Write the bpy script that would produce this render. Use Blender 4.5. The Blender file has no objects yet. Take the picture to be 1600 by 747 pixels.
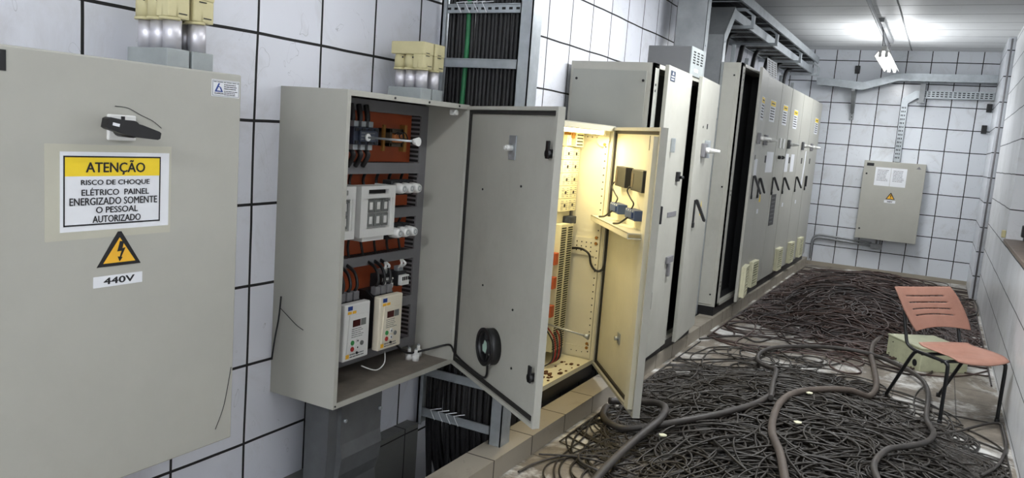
import bpy, bmesh, math, random
import numpy as np
from mathutils import Matrix, Vector
random.seed(7)
S = bpy.context.scene
C = S.collection
# ------------------------------------------------------------------ camera
YAW, PIT, ROL, FPX = 0.49229029, 0.13157302, 0.07598544, 1230.66
fw = Vector((-math.sin(YAW)*math.cos(PIT), math.cos(YAW)*math.cos(PIT), -math.sin(PIT)))
rt = fw.cross(Vector((0, 0, 1))).normalized()
up = rt.cross(fw)
r2 = rt*math.cos(ROL) + up*math.sin(ROL)
u2 = -rt*math.sin(ROL) + up*math.cos(ROL)
cam = bpy.data.cameras.new('camera')
cam.sensor_fit = 'HORIZONTAL'; cam.sensor_width = 36; cam.lens = FPX/1600*36
cam.clip_start = .05
camo = bpy.data.objects.new('camera', cam); C.objects.link(camo)
camo.matrix_world = Matrix(((r2.x, u2.x, -fw.x, 0), (r2.y, u2.y, -fw.y, 0), (r2.z, u2.z, -fw.z, 1.72), (0, 0, 0, 1)))
S.camera = camo
# ------------------------------------------------------------------ light and exposure
S.view_settings.view_transform = 'Standard'; S.view_settings.look = 'None'
S.view_settings.gamma = 1; S.view_settings.use_curve_mapping = False
S.view_settings.exposure = 0.0
W_ = bpy.data.worlds.new('world'); S.world = W_; W_.use_nodes = True
W_.node_tree.nodes['Background'].inputs[0].default_value = (.75, .82, 1, 1)
W_.node_tree.nodes['Background'].inputs[1].default_value = .25
TUBE_E = 14.0        # fluorescent tubes
LAMP_W = (92., 3., 63., 38.)        # light thrown down by each ceiling fixture
CAB_W = 8.5          # small lamp in the lit cabinet
LAMPS = [(-.70, -2.0), (-.75, 2.3), (-.80, 5.5), (-.83, 11.6)]

# ------------------------------------------------------------------ helpers
WM = {}
def lin(c):
    return tuple(((v/255)/12.92 if v/255 <= .04045 else (((v/255)+.055)/1.055)**2.4) for v in c)
MATS = {}
def pm(name, rgb, rough=.5, metal=0., var=.12, scale=6., bump=0., spec=.5, dirt=None, dirtamt=.0, island=0.):
    m = bpy.data.materials.new(name); m.use_nodes = True
    nt = m.node_tree; N = nt.nodes; Lk = nt.links
    b = N['Principled BSDF']
    b.inputs['Roughness'].default_value = rough; b.inputs['Metallic'].default_value = metal
    b.inputs['Specular IOR Level'].default_value = spec
    c = lin(rgb)
    tc = N.new('ShaderNodeNewGeometry')
    nz = N.new('ShaderNodeTexNoise'); nz.inputs['Scale'].default_value = scale; nz.inputs['Detail'].default_value = 5
    nz.inputs['Roughness'].default_value = .65
    Lk.new(tc.outputs['Position'], nz.inputs['Vector'])
    rp = N.new('ShaderNodeValToRGB')
    rp.color_ramp.elements[0].position = .3; rp.color_ramp.elements[1].position = .72
    rp.color_ramp.elements[0].color = (*[v*(1-var) for v in c], 1)
    rp.color_ramp.elements[1].color = (*[min(1, v*(1+var*.6)) for v in c], 1)
    Lk.new(nz.outputs['Fac'], rp.inputs['Fac'])
    out = rp.outputs['Color']
    if dirt:
        n2 = N.new('ShaderNodeTexNoise'); n2.inputs['Scale'].default_value = scale*.45; n2.inputs['Detail'].default_value = 8
        n2.inputs['Roughness'].default_value = .75
        Lk.new(tc.outputs['Position'], n2.inputs['Vector'])
        r3 = N.new('ShaderNodeValToRGB'); r3.color_ramp.elements[0].position = .5; r3.color_ramp.elements[1].position = .78
        r3.color_ramp.elements[1].color = (dirtamt, dirtamt, dirtamt, 1)
        Lk.new(n2.outputs['Fac'], r3.inputs['Fac'])
        mx = N.new('ShaderNodeMix'); mx.data_type = 'RGBA'
        Lk.new(r3.outputs['Color'], mx.inputs['Factor']); Lk.new(out, mx.inputs['A'])
        mx.inputs['B'].default_value = (*lin(dirt), 1)
        out = mx.outputs['Result']
    if island:
        hs = N.new('ShaderNodeHueSaturation')
        ma = N.new('ShaderNodeMath'); ma.operation = 'MULTIPLY_ADD'
        ma.inputs[1].default_value = 2*island; ma.inputs[2].default_value = 1-island
        Lk.new(tc.outputs['Random Per Island'], ma.inputs[0]); Lk.new(ma.outputs[0], hs.inputs['Value'])
        Lk.new(out, hs.inputs['Color']); out = hs.outputs['Color']
    Lk.new(out, b.inputs['Base Color'])
    if bump:
        bp = N.new('ShaderNodeBump'); bp.inputs['Strength'].default_value = bump; bp.inputs['Distance'].default_value = .004
        n4 = N.new('ShaderNodeTexNoise'); n4.inputs['Scale'].default_value = scale*14; n4.inputs['Detail'].default_value = 3
        Lk.new(tc.outputs['Position'], n4.inputs['Vector'])
        Lk.new(n4.outputs['Fac'], bp.inputs['Height']); Lk.new(bp.outputs['Normal'], b.inputs['Normal'])
    MATS[name] = m
    return m
def em(name, rgb, strength):
    m = bpy.data.materials.new(name); m.use_nodes = True
    b = m.node_tree.nodes['Principled BSDF']
    b.inputs['Base Color'].default_value = (.9, .9, .9, 1)
    b.inputs['Emission Color'].default_value = (*lin(rgb), 1); b.inputs['Emission Strength'].default_value = strength
    return m
def grid_mat(name, tile, grout, au, wu, ou, av, wv, ov, g=.011, rough=.22, gu=None, gcol_u=None, stain=(150, 140, 125), stainamt=.35, cell=.05):
    """glazed tiles laid on a regular grid over two world axes, with grout lines and grime"""
    m = bpy.data.materials.new(name); m.use_nodes = True
    nt = m.node_tree; N = nt.nodes; Lk = nt.links; b = N['Principled BSDF']
    ge = N.new('ShaderNodeNewGeometry'); sp = N.new('ShaderNodeSeparateXYZ'); Lk.new(ge.outputs['Position'], sp.inputs[0])
    wob = N.new('ShaderNodeTexNoise'); wob.inputs['Scale'].default_value = 1.7; Lk.new(ge.outputs['Position'], wob.inputs['Vector'])
    def M(op, a, bb=None, c=None):
        n = N.new('ShaderNodeMath'); n.operation = op
        for i, v in enumerate((a, bb, c)):
            if v is None: continue
            if isinstance(v, (int, float)): n.inputs[i].default_value = v
            else: Lk.new(v, n.inputs[i])
        return n.outputs[0]
    wb = M('MULTIPLY_ADD', wob.outputs['Fac'], .016, -.008)
    def line(ax, w, o, gg):
        t = M('DIVIDE', M('SUBTRACT', M('ADD', sp.outputs[ax], wb), o), w)
        f = M('ABSOLUTE', M('SUBTRACT', M('FRACT', t), .5))
        return M('GREATER_THAN', f, .5 - gg/w/2), M('FLOOR', t)
    lu, fu = line(au, wu, ou, gu if gu else g)
    lv, fv = line(av, wv, ov, g)
    cv = N.new('ShaderNodeCombineXYZ'); Lk.new(fu, cv.inputs[0]); Lk.new(fv, cv.inputs[1])
    wn = N.new('ShaderNodeTexWhiteNoise'); wn.noise_dimensions = '3D'; Lk.new(cv.outputs[0], wn.inputs['Vector'])
    hs = N.new('ShaderNodeHueSaturation'); hs.inputs['Color'].default_value = (*lin(tile), 1)
    Lk.new(M('MULTIPLY_ADD', wn.outputs['Value'], 2*cell, 1-cell), hs.inputs['Value'])
    nz = N.new('ShaderNodeTexNoise'); nz.inputs['Scale'].default_value = 2.2; nz.inputs['Detail'].default_value = 9; nz.inputs['Roughness'].default_value = .72
    nz.inputs['Distortion'].default_value = 1.2
    Lk.new(ge.outputs['Position'], nz.inputs['Vector'])
    rp = N.new('ShaderNodeValToRGB'); rp.color_ramp.elements[0].position = .52; rp.color_ramp.elements[1].position = .8
    rp.color_ramp.elements[1].color = (stainamt,)*3+(1,)
    Lk.new(nz.outputs['Fac'], rp.inputs['Fac'])
    mx = N.new('ShaderNodeMix'); mx.data_type = 'RGBA'; Lk.new(rp.outputs['Color'], mx.inputs['Factor'])
    Lk.new(hs.outputs['Color'], mx.inputs['A']); mx.inputs['B'].default_value = (*lin(stain), 1)
    # fine hairline scuffs
    vo = N.new('ShaderNodeTexNoise'); vo.inputs['Scale'].default_value = 3.1; vo.inputs['Detail'].default_value = 2; vo.inputs['Distortion'].default_value = 3.5
    Lk.new(ge.outputs['Position'], vo.inputs['Vector'])
    hair = M('LESS_THAN', M('ABSOLUTE', M('SUBTRACT', vo.outputs['Fac'], .655)), .0022)
    m3 = N.new('ShaderNodeMix'); m3.data_type = 'RGBA'; Lk.new(M('MULTIPLY', hair, .35), m3.inputs['Factor'])
    Lk.new(mx.outputs['Result'], m3.inputs['A']); m3.inputs['B'].default_value = (.08, .075, .07, 1)
    m1 = N.new('ShaderNodeMix'); m1.data_type = 'RGBA'; Lk.new(lu, m1.inputs['Factor']); Lk.new(m3.outputs['Result'], m1.inputs['A'])
    m1.inputs['B'].default_value = (*lin(gcol_u or grout), 1)
    m2 = N.new('ShaderNodeMix'); m2.data_type = 'RGBA'; Lk.new(lv, m2.inputs['Factor']); Lk.new(m1.outputs['Result'], m2.inputs['A'])
    m2.inputs['B'].default_value = (*lin(grout), 1)
    Lk.new(m2.outputs['Result'], b.inputs['Base Color'])
    anyl = M('MAXIMUM', lu, lv)
    Lk.new(M('MULTIPLY_ADD', anyl, .6, rough), b.inputs['Roughness'])
    bp = N.new('ShaderNodeBump'); bp.inputs['Strength'].default_value = .4; bp.inputs['Distance'].default_value = .003
    Lk.new(M('SUBTRACT', 1, anyl), bp.inputs['Height']); Lk.new(bp.outputs['Normal'], b.inputs['Normal'])
    return m

class MB:
    def __init__(s): s.bm = bmesh.new(); s.mi = 0
    def mat(s, i): s.mi = i; return s
    def _fin(s, vs, M=None, smooth=False):
        if M is not None: bmesh.ops.transform(s.bm, matrix=M, verts=list(vs))
        fs = set()
        for v in vs:
            if v.is_valid:
                for f in v.link_faces: fs.add(f)
        for f in fs:
            f.material_index = s.mi
            if smooth: f.smooth = smooth
    def bx(s, x0, x1, y0, y1, z0, z1, bev=0., M=None):
        r = bmesh.ops.create_cube(s.bm, size=1)['verts']
        T = Matrix.Translation(((x0+x1)/2, (y0+y1)/2, (z0+z1)/2)) @ Matrix.Diagonal((abs(x1-x0), abs(y1-y0), abs(z1-z0), 1))
        bmesh.ops.transform(s.bm, matrix=T, verts=r)
        if bev:
            es = list({e for v in r for e in v.link_edges})
            o = bmesh.ops.bevel(s.bm, geom=es, offset=bev, segments=2, affect='EDGES', profile=.5)
            r = list({v for f in o['faces'] for v in f.verts} | {v for v in r if v.is_valid})
            q = set(r)
            for v in list(r):
                for f in v.link_faces: q.update(f.verts)
            r = list(q)
        s._fin(r, M); return s
    def prism(s, poly, a, b, axis='y', M=None):
        def P(p, t):
            return (p[0], t, p[1]) if axis == 'y' else ((t, p[0], p[1]) if axis == 'x' else (p[0], p[1], t))
        A = [s.bm.verts.new(P(p, a)) for p in poly]; B = [s.bm.verts.new(P(p, b)) for p in poly]
        n = len(poly); fs = [s.bm.faces.new(A), s.bm.faces.new(B[::-1])]
        for i in range(n): fs.append(s.bm.faces.new((A[(i+1) % n], A[i], B[i], B[(i+1) % n])))
        bmesh.ops.recalc_face_normals(s.bm, faces=fs)
        s._fin(A+B, M); return s
    def tube(s, pts, r, n=8, caps=True, M=None):
        P = [Vector(p) for p in pts]; rings = []; ref = None
        for i, p in enumerate(P):
            t = (P[min(i+1, len(P)-1)] - P[max(i-1, 0)]).normalized()
            if ref is None:
                ref = t.cross(Vector((0, 0, 1)))
                if ref.length < .1: ref = t.cross(Vector((1, 0, 0)))
            a = (ref - t*ref.dot(t)).normalized(); ref = a; bq = t.cross(a)
            rr = r[i] if isinstance(r, (list, tuple)) else r
            rings.append([s.bm.verts.new(p + (a*math.cos(k*2*math.pi/n) + bq*math.sin(k*2*math.pi/n))*rr) for k in range(n)])
        al = []
        for i in range(len(rings)-1):
            for k in range(n):
                f = s.bm.faces.new((rings[i][k], rings[i+1][k], rings[i+1][(k+1) % n], rings[i][(k+1) % n]))
                f.smooth = n >= 6; f.material_index = s.mi
        if caps:
            f = s.bm.faces.new(rings[0]); f.material_index = s.mi
            f = s.bm.faces.new(rings[-1][::-1]); f.material_index = s.mi
        if M is not None: bmesh.ops.transform(s.bm, matrix=M, verts=[v for r_ in rings for v in r_])
        return s
    def cyl(s, p0, p1, r, n=16, r1=None, M=None):
        return s.tube([p0, p1], [r, r if r1 is None else r1], n, True, M)
    def ring(s, p0, p1, ro, ri, n=24):
        """open pipe of outer radius ro and inner radius ri"""
        P0, P1 = Vector(p0), Vector(p1); t = (P1-P0).normalized()
        a = t.cross(Vector((0, 0, 1)));  a = a if a.length > .1 else t.cross(Vector((1, 0, 0)))
        a.normalize(); b = t.cross(a); R = []
        for p, r in ((P0, ro), (P1, ro), (P1, ri), (P0, ri)):
            R.append([s.bm.verts.new(p+(a*math.cos(k*2*math.pi/n)+b*math.sin(k*2*math.pi/n))*r) for k in range(n)])
        for j in range(4):
            for k in range(n):
                f = s.bm.faces.new((R[j][k], R[(j+1) % 4][k], R[(j+1) % 4][(k+1) % n], R[j][(k+1) % n]))
                f.material_index = s.mi; f.smooth = j in (0, 2)
        return s
    def build(s, name, mats, parent=None, W=None, label=None):
        bmesh.ops.recalc_face_normals(s.bm, faces=s.bm.faces[:])
        me = bpy.data.meshes.new(name); s.bm.to_mesh(me); s.bm.free()
        for m in (mats if isinstance(mats, (list, tuple)) else [mats]): me.materials.append(m)
        return place(bpy.data.objects.new(name, me), parent, W, label)
def place(o, parent=None, W=None, label=None):
    C.objects.link(o)
    if W is None: W = WM[parent.name] if parent else Matrix.Identity(4)
    WM[o.name] = W
    if parent:
        o.parent = parent; o.matrix_basis = WM[parent.name].inverted() @ W
    else: o.matrix_basis = W
    if label: o['label'] = label
    return o
def tag(o, label, cat, group=None, kind=None):
    o['label'] = label; o['category'] = cat
    if group: o['group'] = group
    if kind: o['kind'] = kind
    return o
def thing(name, label, cat, W, group=None):
    o = bpy.data.objects.new(name, None); o.empty_display_size = .05
    return tag(place(o, None, W), label, cat, group)
def struct(o): o['kind'] = 'structure'; return o
def TL(x, y, z): return Matrix.Translation((x, y, z))
def left_frame(X, y, z):      # frame of a thing on the left wall: local x runs along the wall, -y looks into the room
    return TL(X, y, z) @ Matrix.Rotation(math.pi/2, 4, 'Z')
def dir_frame(x, y, z, dx, dy): # local x runs from a hinge along (dx, dy)
    return TL(x, y, z) @ Matrix.Rotation(math.atan2(dy, dx), 4, 'Z')
def text(name, s, x0, x1, z0, z1, y, mat, parent, W=None, bold=0., label=None, th=.0006, z_caps=None):
    cu = bpy.data.curves.new(name, 'FONT'); cu.body = s; cu.size = 1; cu.extrude = 0; cu.resolution_u = 3
    to = bpy.data.objects.new('t', cu); C.objects.link(to)
    dg = bpy.context.evaluated_depsgraph_get(); dg.update()
    me = bpy.data.meshes.new_from_object(to.evaluated_get(dg)); me.name = name
    bpy.data.objects.remove(to); bpy.data.curves.remove(cu)
    co = np.zeros(len(me.vertices)*3); me.vertices.foreach_get('co', co); co = co.reshape(-1, 3)
    lo, hi = co.min(0), co.max(0)
    n = np.zeros_like(co)
    n[:, 0] = x0 + (co[:, 0]-lo[0])/(hi[0]-lo[0])*(x1-x0)
    n[:, 2] = z0 + (co[:, 1]-lo[1])/(hi[1]-lo[1])*(z1-z0); n[:, 1] = y
    me.vertices.foreach_set('co', n.ravel()); me.update()
    if bold:
        bm = bmesh.new()
        for sx_, sz_ in ((-1, 0), (1, 0), (0, .6), (0, -.6)):
            m_ = me.copy(); m_.transform(Matrix.Translation((sx_*bold, -.0001*(sx_+sz_*1.3), sz_*bold))); bm.from_mesh(m_); bpy.data.meshes.remove(m_)
        bm.to_mesh(me); bm.free()
    me.materials.clear(); me.materials.append(mat)
    return place(bpy.data.objects.new(name, me), parent, W, label)
def copy_tree(o, W, parent=None):
    c = o.copy(); C.objects.link(c)
    if parent is None:
        c.matrix_basis = W; WM[c.name] = W
    else:
        c.parent = parent; WM[c.name] = WM[parent.name] @ c.matrix_basis
    for ch in [k for k in C.objects if k.parent == o]: copy_tree(ch, None, c)
    return c
def spline(pts, n=8):
    P = [Vector(p) for p in pts]; out = []
    for i in range(len(P)-1):
        p0, p1, p2, p3 = P[max(i-1, 0)], P[i], P[i+1], P[min(i+2, len(P)-1)]
        for k in range(n):
            t = k/n
            out.append(.5*((2*p1)+(p2-p0)*t+(2*p0-5*p1+4*p2-p3)*t*t+(3*p1-p0-3*p2+p3)*t**3))
    out.append(P[-1]); return out

# ------------------------------------------------------------------ materials
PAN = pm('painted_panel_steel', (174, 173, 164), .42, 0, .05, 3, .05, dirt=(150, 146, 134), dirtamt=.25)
PAND = pm('painted_panel_steel_weathered', (182, 181, 171), .45, 0, .07, 4, .05, dirt=(140, 136, 124), dirtamt=.35)
INNER = pm('painted_panel_interior', (172, 170, 163), .5, 0, .08, 4, .05)
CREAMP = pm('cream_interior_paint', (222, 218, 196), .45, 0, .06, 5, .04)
SIDEG = pm('grey_cabinet_side', (163, 164, 156), .5, 0, .06, 3)
BLACK = pm('black_plastic', (26, 26, 28), .45, 0, .15, 12)
DARKI = pm('dark_grey_and_cabinet_shade', (34, 35, 38), .7, 0, .2, 5)  # dark device parts, and painted shade inside the open floor cabinets
GASK = pm('rubber_gasket', (38, 36, 34), .7, 0, .2, 9)
ORNG = pm('orange_mounting_plate', (176, 82, 44), .5, 0, .12, 5)
DUCT = pm('grey_wire_duct', (120, 119, 122), .6, 0, .08, 7)
SLOT = pm('duct_slots', (24, 24, 25), .8)
WHITE = pm('white_plastic', (225, 225, 222), .4, 0, .06, 8)
PAPER = pm('white_paper', (228, 230, 234), .7, 0, .04, 9)
YELL = pm('sign_yellow', (240, 208, 40), .55, 0, .06, 9)
AMBER = pm('warning_amber', (242, 184, 50), .5, 0, .05, 9)
INK = pm('black_ink', (22, 22, 26), .6, 0, .05)
BLUEI = pm('blue_ink', (28, 62, 140), .5, 0, .05)
GALV = pm('galvanised_steel', (178, 184, 188), .42, .55, .2, 9, .05)
DUCTG = pm('dull_grey_duct_sheet', (104, 106, 108), .55, .3, .25, 5, .05)
GALD = pm('dull_galvanised_sheet', (140, 143, 145), .5, .4, .22, 5, .05)
ALU = pm('aluminium_collar', (222, 220, 226), .42, .6, .08, 14)
CREAM = pm('cream_housing_plastic', (206, 197, 152), .5, 0, .1, 7, .04, dirt=(165, 155, 115), dirtamt=.4)
CREAMV = pm('cream_vent_plastic', (216, 213, 182), .5, 0, .1, 9)
GBOX = pm('grey_box_paint', (160, 166, 166), .5, .1, .15, 9, .05)
BOXD = pm('dark_grey_box', (92, 93, 95), .55, 0, .08, 5)
CABL = pm('black_cable_sheath', (33, 33, 35), .55, 0, .3, 20, .1, island=.3)
GREENC = pm('green_cable_sheath', (40, 120, 75), .5, 0, .2, 10)
BLUEG = pm('blue_grey_device', (44, 52, 70), .5, 0, .25, 25)
BRASS = pm('copper_brass', (176, 130, 70), .4, .7, .15, 15)
IRON = pm('transformer_core', (84, 74, 60), .5, .3, .2, 15)
TRANS = pm('smoky_window_plastic', (120, 122, 120), .25, 0, .25, 14)
CHPL = pm('terracotta_chair_plastic', (170, 125, 108), .55, 0, .1, 12, .1, dirt=(140, 84, 66), dirtamt=.35)
CHMT = pm('black_enamel_tube', (24, 25, 27), .35, 0, .15, 12)
BIGC = pm('thick_brown_cable', (92, 82, 74), .6, 0, .3, 9, .15, dirt=(52, 46, 42), dirtamt=.6)
BIGK = pm('thick_dark_cable', (62, 58, 55), .55, 0, .3, 9, .15, dirt=(98, 88, 78), dirtamt=.5)
WIRE = pm('thin_wire_sheath', (45, 40, 34), .42, 0, .3, 6, 0, island=.75)
WIREF = pm('thin_wire_brownish', (68, 52, 47), .5, 0, .35, 2.5, 0, island=.7)
JBOX = pm('pale_green_box_paint', (190, 192, 160), .55, 0, .12, 8, .05, dirt=(120, 116, 92), dirtamt=.6)
CONC = pm('dusty_concrete', (126, 118, 107), .85, 0, .3, 3, .25)
SILL = pm('brown_stone_sill', (128, 112, 100), .5, 0, .3, 14)
GLASS = pm('dark_window_glass', (70, 76, 84), .12, 0, .1, 4)
FRAMED = pm('dark_window_frame', (58, 58, 60), .5, .2)
PIPE = pm('grey_conduit', (150, 152, 154), .45, .3, .15, 9)
REDW = pm('red_insulation', (150, 40, 36), .5)
BLUEB = pm('blue_contact_block', (52, 74, 118), .45, 0, .1, 20)
GREENB = pm('green_button', (60, 150, 80), .4); REDB = pm('red_button', (176, 50, 48), .4)
DISP = pm('display_window', (70, 26, 26), .2)
TUBE = em('fluorescent_tube_glow', (255, 255, 255), TUBE_E)
TUBEW = em('warm_tube_glow', (255, 226, 150), 10)
TAPE = pm('clear_tape_film', (186, 184, 168), .3, 0, .05, 9)
DIRTB = pm('brown_debris', (96, 62, 36), .9, 0, .4, 25, .3)

TILE_L = grid_mat('white_wall_tile_side', (224, 226, 234), (28, 27, 28), 1, .356, 1.905, 2, .333, 1.70, .0115, .2)
TILE_B = grid_mat('white_wall_tile_end', (220, 224, 230), (36, 36, 38), 0, .334, -.038, 2, .325, .005, .013, .22, stainamt=.45)
TILE_R = grid_mat('white_wall_tile_window', (238, 240, 243), (52, 52, 54), 1, .36, .1, 2, .333, .04, .01, .25, gu=.006, gcol_u=(186, 188, 190), stainamt=.35)
CURB = grid_mat('curb_tile', (156, 148, 134), (70, 64, 58), 1, .42, 3.29, 0, 5, 2, .009, .55, stain=(104, 94, 80), stainamt=.75)
TRENCH = grid_mat('trench_tile', (112, 112, 110), (50, 48, 46), 1, .3, 3.0, 2, .5, .1, .008, .5, stain=(80, 76, 70), stainamt=.8)

def floor_mat():
    m = bpy.data.materials.new('dusty_floor_tile'); m.use_nodes = True
    nt = m.node_tree; N = nt.nodes; Lk = nt.links; b = N['Principled BSDF']
    ge = N.new('ShaderNodeNewGeometry'); sp = N.new('ShaderNodeSeparateXYZ'); Lk.new(ge.outputs['Position'], sp.inputs[0])
    def noise(sc, det, dist=0.):
        n = N.new('ShaderNodeTexNoise'); n.inputs['Scale'].default_value = sc; n.inputs['Detail'].default_value = det
        n.inputs['Roughness'].default_value = .72; n.inputs['Distortion'].default_value = dist
        Lk.new(ge.outputs['Position'], n.inputs['Vector']); return n.outputs['Fac']
    def ramp(f, p0, c0, p1, c1):
        r = N.new('ShaderNodeValToRGB'); r.color_ramp.elements[0].position = p0; r.color_ramp.elements[1].position = p1
        r.color_ramp.elements[0].color = (*c0, 1); r.color_ramp.elements[1].color = (*c1, 1); Lk.new(f, r.inputs[0]); return r.outputs[0]
    def mix(f, a, bb):
        x = N.new('ShaderNodeMix'); x.data_type = 'RGBA'; Lk.new(f, x.inputs['Factor']); Lk.new(a, x.inputs['A'])
        if isinstance(bb, tuple): x.inputs['B'].default_value = (*bb, 1)
        else: Lk.new(bb, x.inputs['B'])
        return x.outputs['Result']
    base = ramp(noise(2.2, 6), .3, lin((92, 84, 75)), .72, lin((152, 143, 129)))
    base = mix(ramp(noise(1.5, 10, .6), .49, (0, 0, 0), .61, (.9, .9, .9)), base, lin((226, 225, 221)))
    base = mix(ramp(noise(5, 8, .4), .54, (0, 0, 0), .72, (.7, .7, .7)), base, lin((70, 60, 52)))
    def line(ax, w, o, g):
        a = N.new('ShaderNodeMath'); a.operation = 'SUBTRACT'; Lk.new(sp.outputs[ax], a.inputs[0]); a.inputs[1].default_value = o
        d = N.new('ShaderNodeMath'); d.operation = 'DIVIDE'; Lk.new(a.outputs[0], d.inputs[0]); d.inputs[1].default_value = w
        f = N.new('ShaderNodeMath'); f.operation = 'FRACT'; Lk.new(d.outputs[0], f.inputs[0])
        g_ = N.new('ShaderNodeMath'); g_.operation = 'LESS_THAN'; Lk.new(f.outputs[0], g_.inputs[0]); g_.inputs[1].default_value = g/w
        return g_.outputs[0]
    mxl = N.new('ShaderNodeMath'); mxl.operation = 'MAXIMUM'
    Lk.new(line(0, .42, -1.39, .008), mxl.inputs[0]); Lk.new(line(1, .42, 4.14, .008), mxl.inputs[1])
    sc = N.new('ShaderNodeMath'); sc.operation = 'MULTIPLY'; Lk.new(mxl.outputs[0], sc.inputs[0]); sc.inputs[1].default_value = .75
    base = mix(sc.outputs[0], base, lin((48, 42, 38)))
    Lk.new(base, b.inputs['Base Color']); b.inputs['Roughness'].default_value = .7
    bp = N.new('ShaderNodeBump'); bp.inputs['Strength'].default_value = .35; bp.inputs['Distance'].default_value = .01
    Lk.new(noise(30, 5), bp.inputs['Height']); Lk.new(bp.outputs['Normal'], b.inputs['Normal'])
    return m
FLOOR = floor_mat()
CEIL = grid_mat('white_ceiling_boards', (222, 224, 225), (140, 142, 143), 1, .57, 9.69, 0, 3.9, -.66, .02, .5, stain=(170, 170, 170), stainamt=.3, cell=.03)

# ------------------------------------------------------------------ room shell
XL, XR, YB, ZC, YF = -2.4, .59, 13.5, 3.42, -3.0
f = MB(); f.bx(-1.85, XR+.1, YF, YB+.1, -.1, 0); f.mat(1); f.bx(XL-.1, -1.85, YF, YB+.1, -.7, -.6)
struct(f.build('floor', [FLOOR, CONC]))
struct(MB().bx(XL-.1, XR+.35, YF-.1, YB+.1, ZC, ZC+.1).build('ceiling', CEIL))
struct(MB().bx(XL-.12, XL, YF, YB+.1, -.7, ZC).build('wall_left', TILE_L))
struct(MB().bx(XL, XR+.1, YB, YB+.12, -.7, ZC).build('wall_back', TILE_B))
struct(MB().bx(XL, XR+.1, YF-.12, YF, -.7, ZC).build('wall_front', TILE_B))
WY0, WY1, WZ0, WZ1 = 6.35, 8.78, 1.09, 2.62
w = MB()
for a in ((YF, WY0, 0, ZC), (WY1, YB, 0, ZC), (WY0, WY1, 0, WZ0), (WY0, WY1, WZ1, ZC)):
    w.bx(XR, XR+.24, a[0], a[1], a[2], a[3])
bmesh.ops.remove_doubles(w.bm, verts=w.bm.verts[:], dist=1e-4)
struct(w.build('wall_right', TILE_R))
wf = MB()
for a in ((WY0, WY1, WZ0, WZ0+.05), (WY0, WY1, WZ1-.05, WZ1), (WY0, WY0+.05, WZ0, WZ1), (WY1-.05, WY1, WZ0, WZ1), (7.53, 7.59, WZ0, WZ1)):
    wf.bx(XR+.14, XR+.19, a[0], a[1], a[2], a[3])
wfo = struct(wf.build('window_1', FRAMED))
MB().bx(XR+.155, XR+.165, WY0+.04, WY1-.04, WZ0+.04, WZ1-.04).build('pane', GLASS, wfo)
MB().bx(XR+.1, XR+.14, 8.5, 8.58, WZ0+.05, WZ0+.16, .01).build('latch', BLACK, wfo)
struct(MB().bx(XR-.015, XR+.2, WY0, WY1+.0, WZ0-.03, WZ0+.004, .004).build('trim_1', SILL))
struct(MB().bx(.505, XR, 12.0, YB, 0, ZC).build('trim_2', TILE_B))          # shallow pier in the far right corner
struct(MB().bx(-1.93, -1.77, YF, YB, -.6, .11).build('trim_3', CURB))        # raised tiled curb along the trench
struct(MB().bx(XL, -2.325, YF, 3.42, -.6, .13).build('trim_4', TRENCH))      # ledge on the wall side of the trench
struct(MB().bx(-2.4, XR, YB-.012, YB, .0, .06).build('baseboard_back', CURB))
tag(MB().cyl((.545, 11.975, .0), (.545, 11.975, ZC-.02), .012, 10).build('corner_conduit', DUCT), 'dark thin vertical conduit running up the tiled pier in the far right corner', 'pipe')
cl = MB().bx(XR-.035, XR, 8.8, 8.87, 1.1, 1.17, .008)
tag(cl.build('wall_clip', CREAM), 'small cream plastic clip on the tiled wall at the corner of the window sill', 'clip')

# ------------------------------------------------------------------ warning-sign builders
def triangle(name, parent, cx, z0, w, h, y, W=None, label=None):
    t = MB().prism([(cx-w/2, z0), (cx+w/2, z0), (cx+w*.04, z0+h), (cx-w*.04, z0+h)], y, y+.0015).build(name, INK, parent, W, label)
    k = w*.085
    MB().prism([(cx-w/2+k*1.6, z0+k*.8), (cx+w/2-k*1.6, z0+k*.8), (cx, z0+h-k*1.5)], y-.0012, y).build('yellow_field', AMBER, t, W)
    def q(a, b): return (cx+a*w, z0+b*h)
    b = MB()
    b.prism([q(0, .72), q(.09, .70), q(.055, .50), q(.125, .52), q(.02, .22), q(-.01, .22), q(.04, .43), q(-.06, .42)], y-.0022, y-.001)
    b.prism([q(-.05, .27), q(.06, .24), q(-.005, .12)], y-.0022, y-.001)
    b.build('lightning_bolt', INK, t, W)
    return t
def rows(m, x0, x1, z0, z1, n, y, th=.0006, fill=.42, rag=.25):
    """rows of unreadable small print"""
    hh = (z1-z0)/n
    for i in range(n):
        zz = z1-(i+.5)*hh; x = x0; xe = x1-random.random()*rag*(x1-x0)
        while x < xe-.002:
            L = random.uniform(.08, .3)*(x1-x0)
            m.bx(x, min(x+L, xe), y, y+th, zz-hh*fill/2, zz+hh*fill/2); x += L+.03*(x1-x0)

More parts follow.
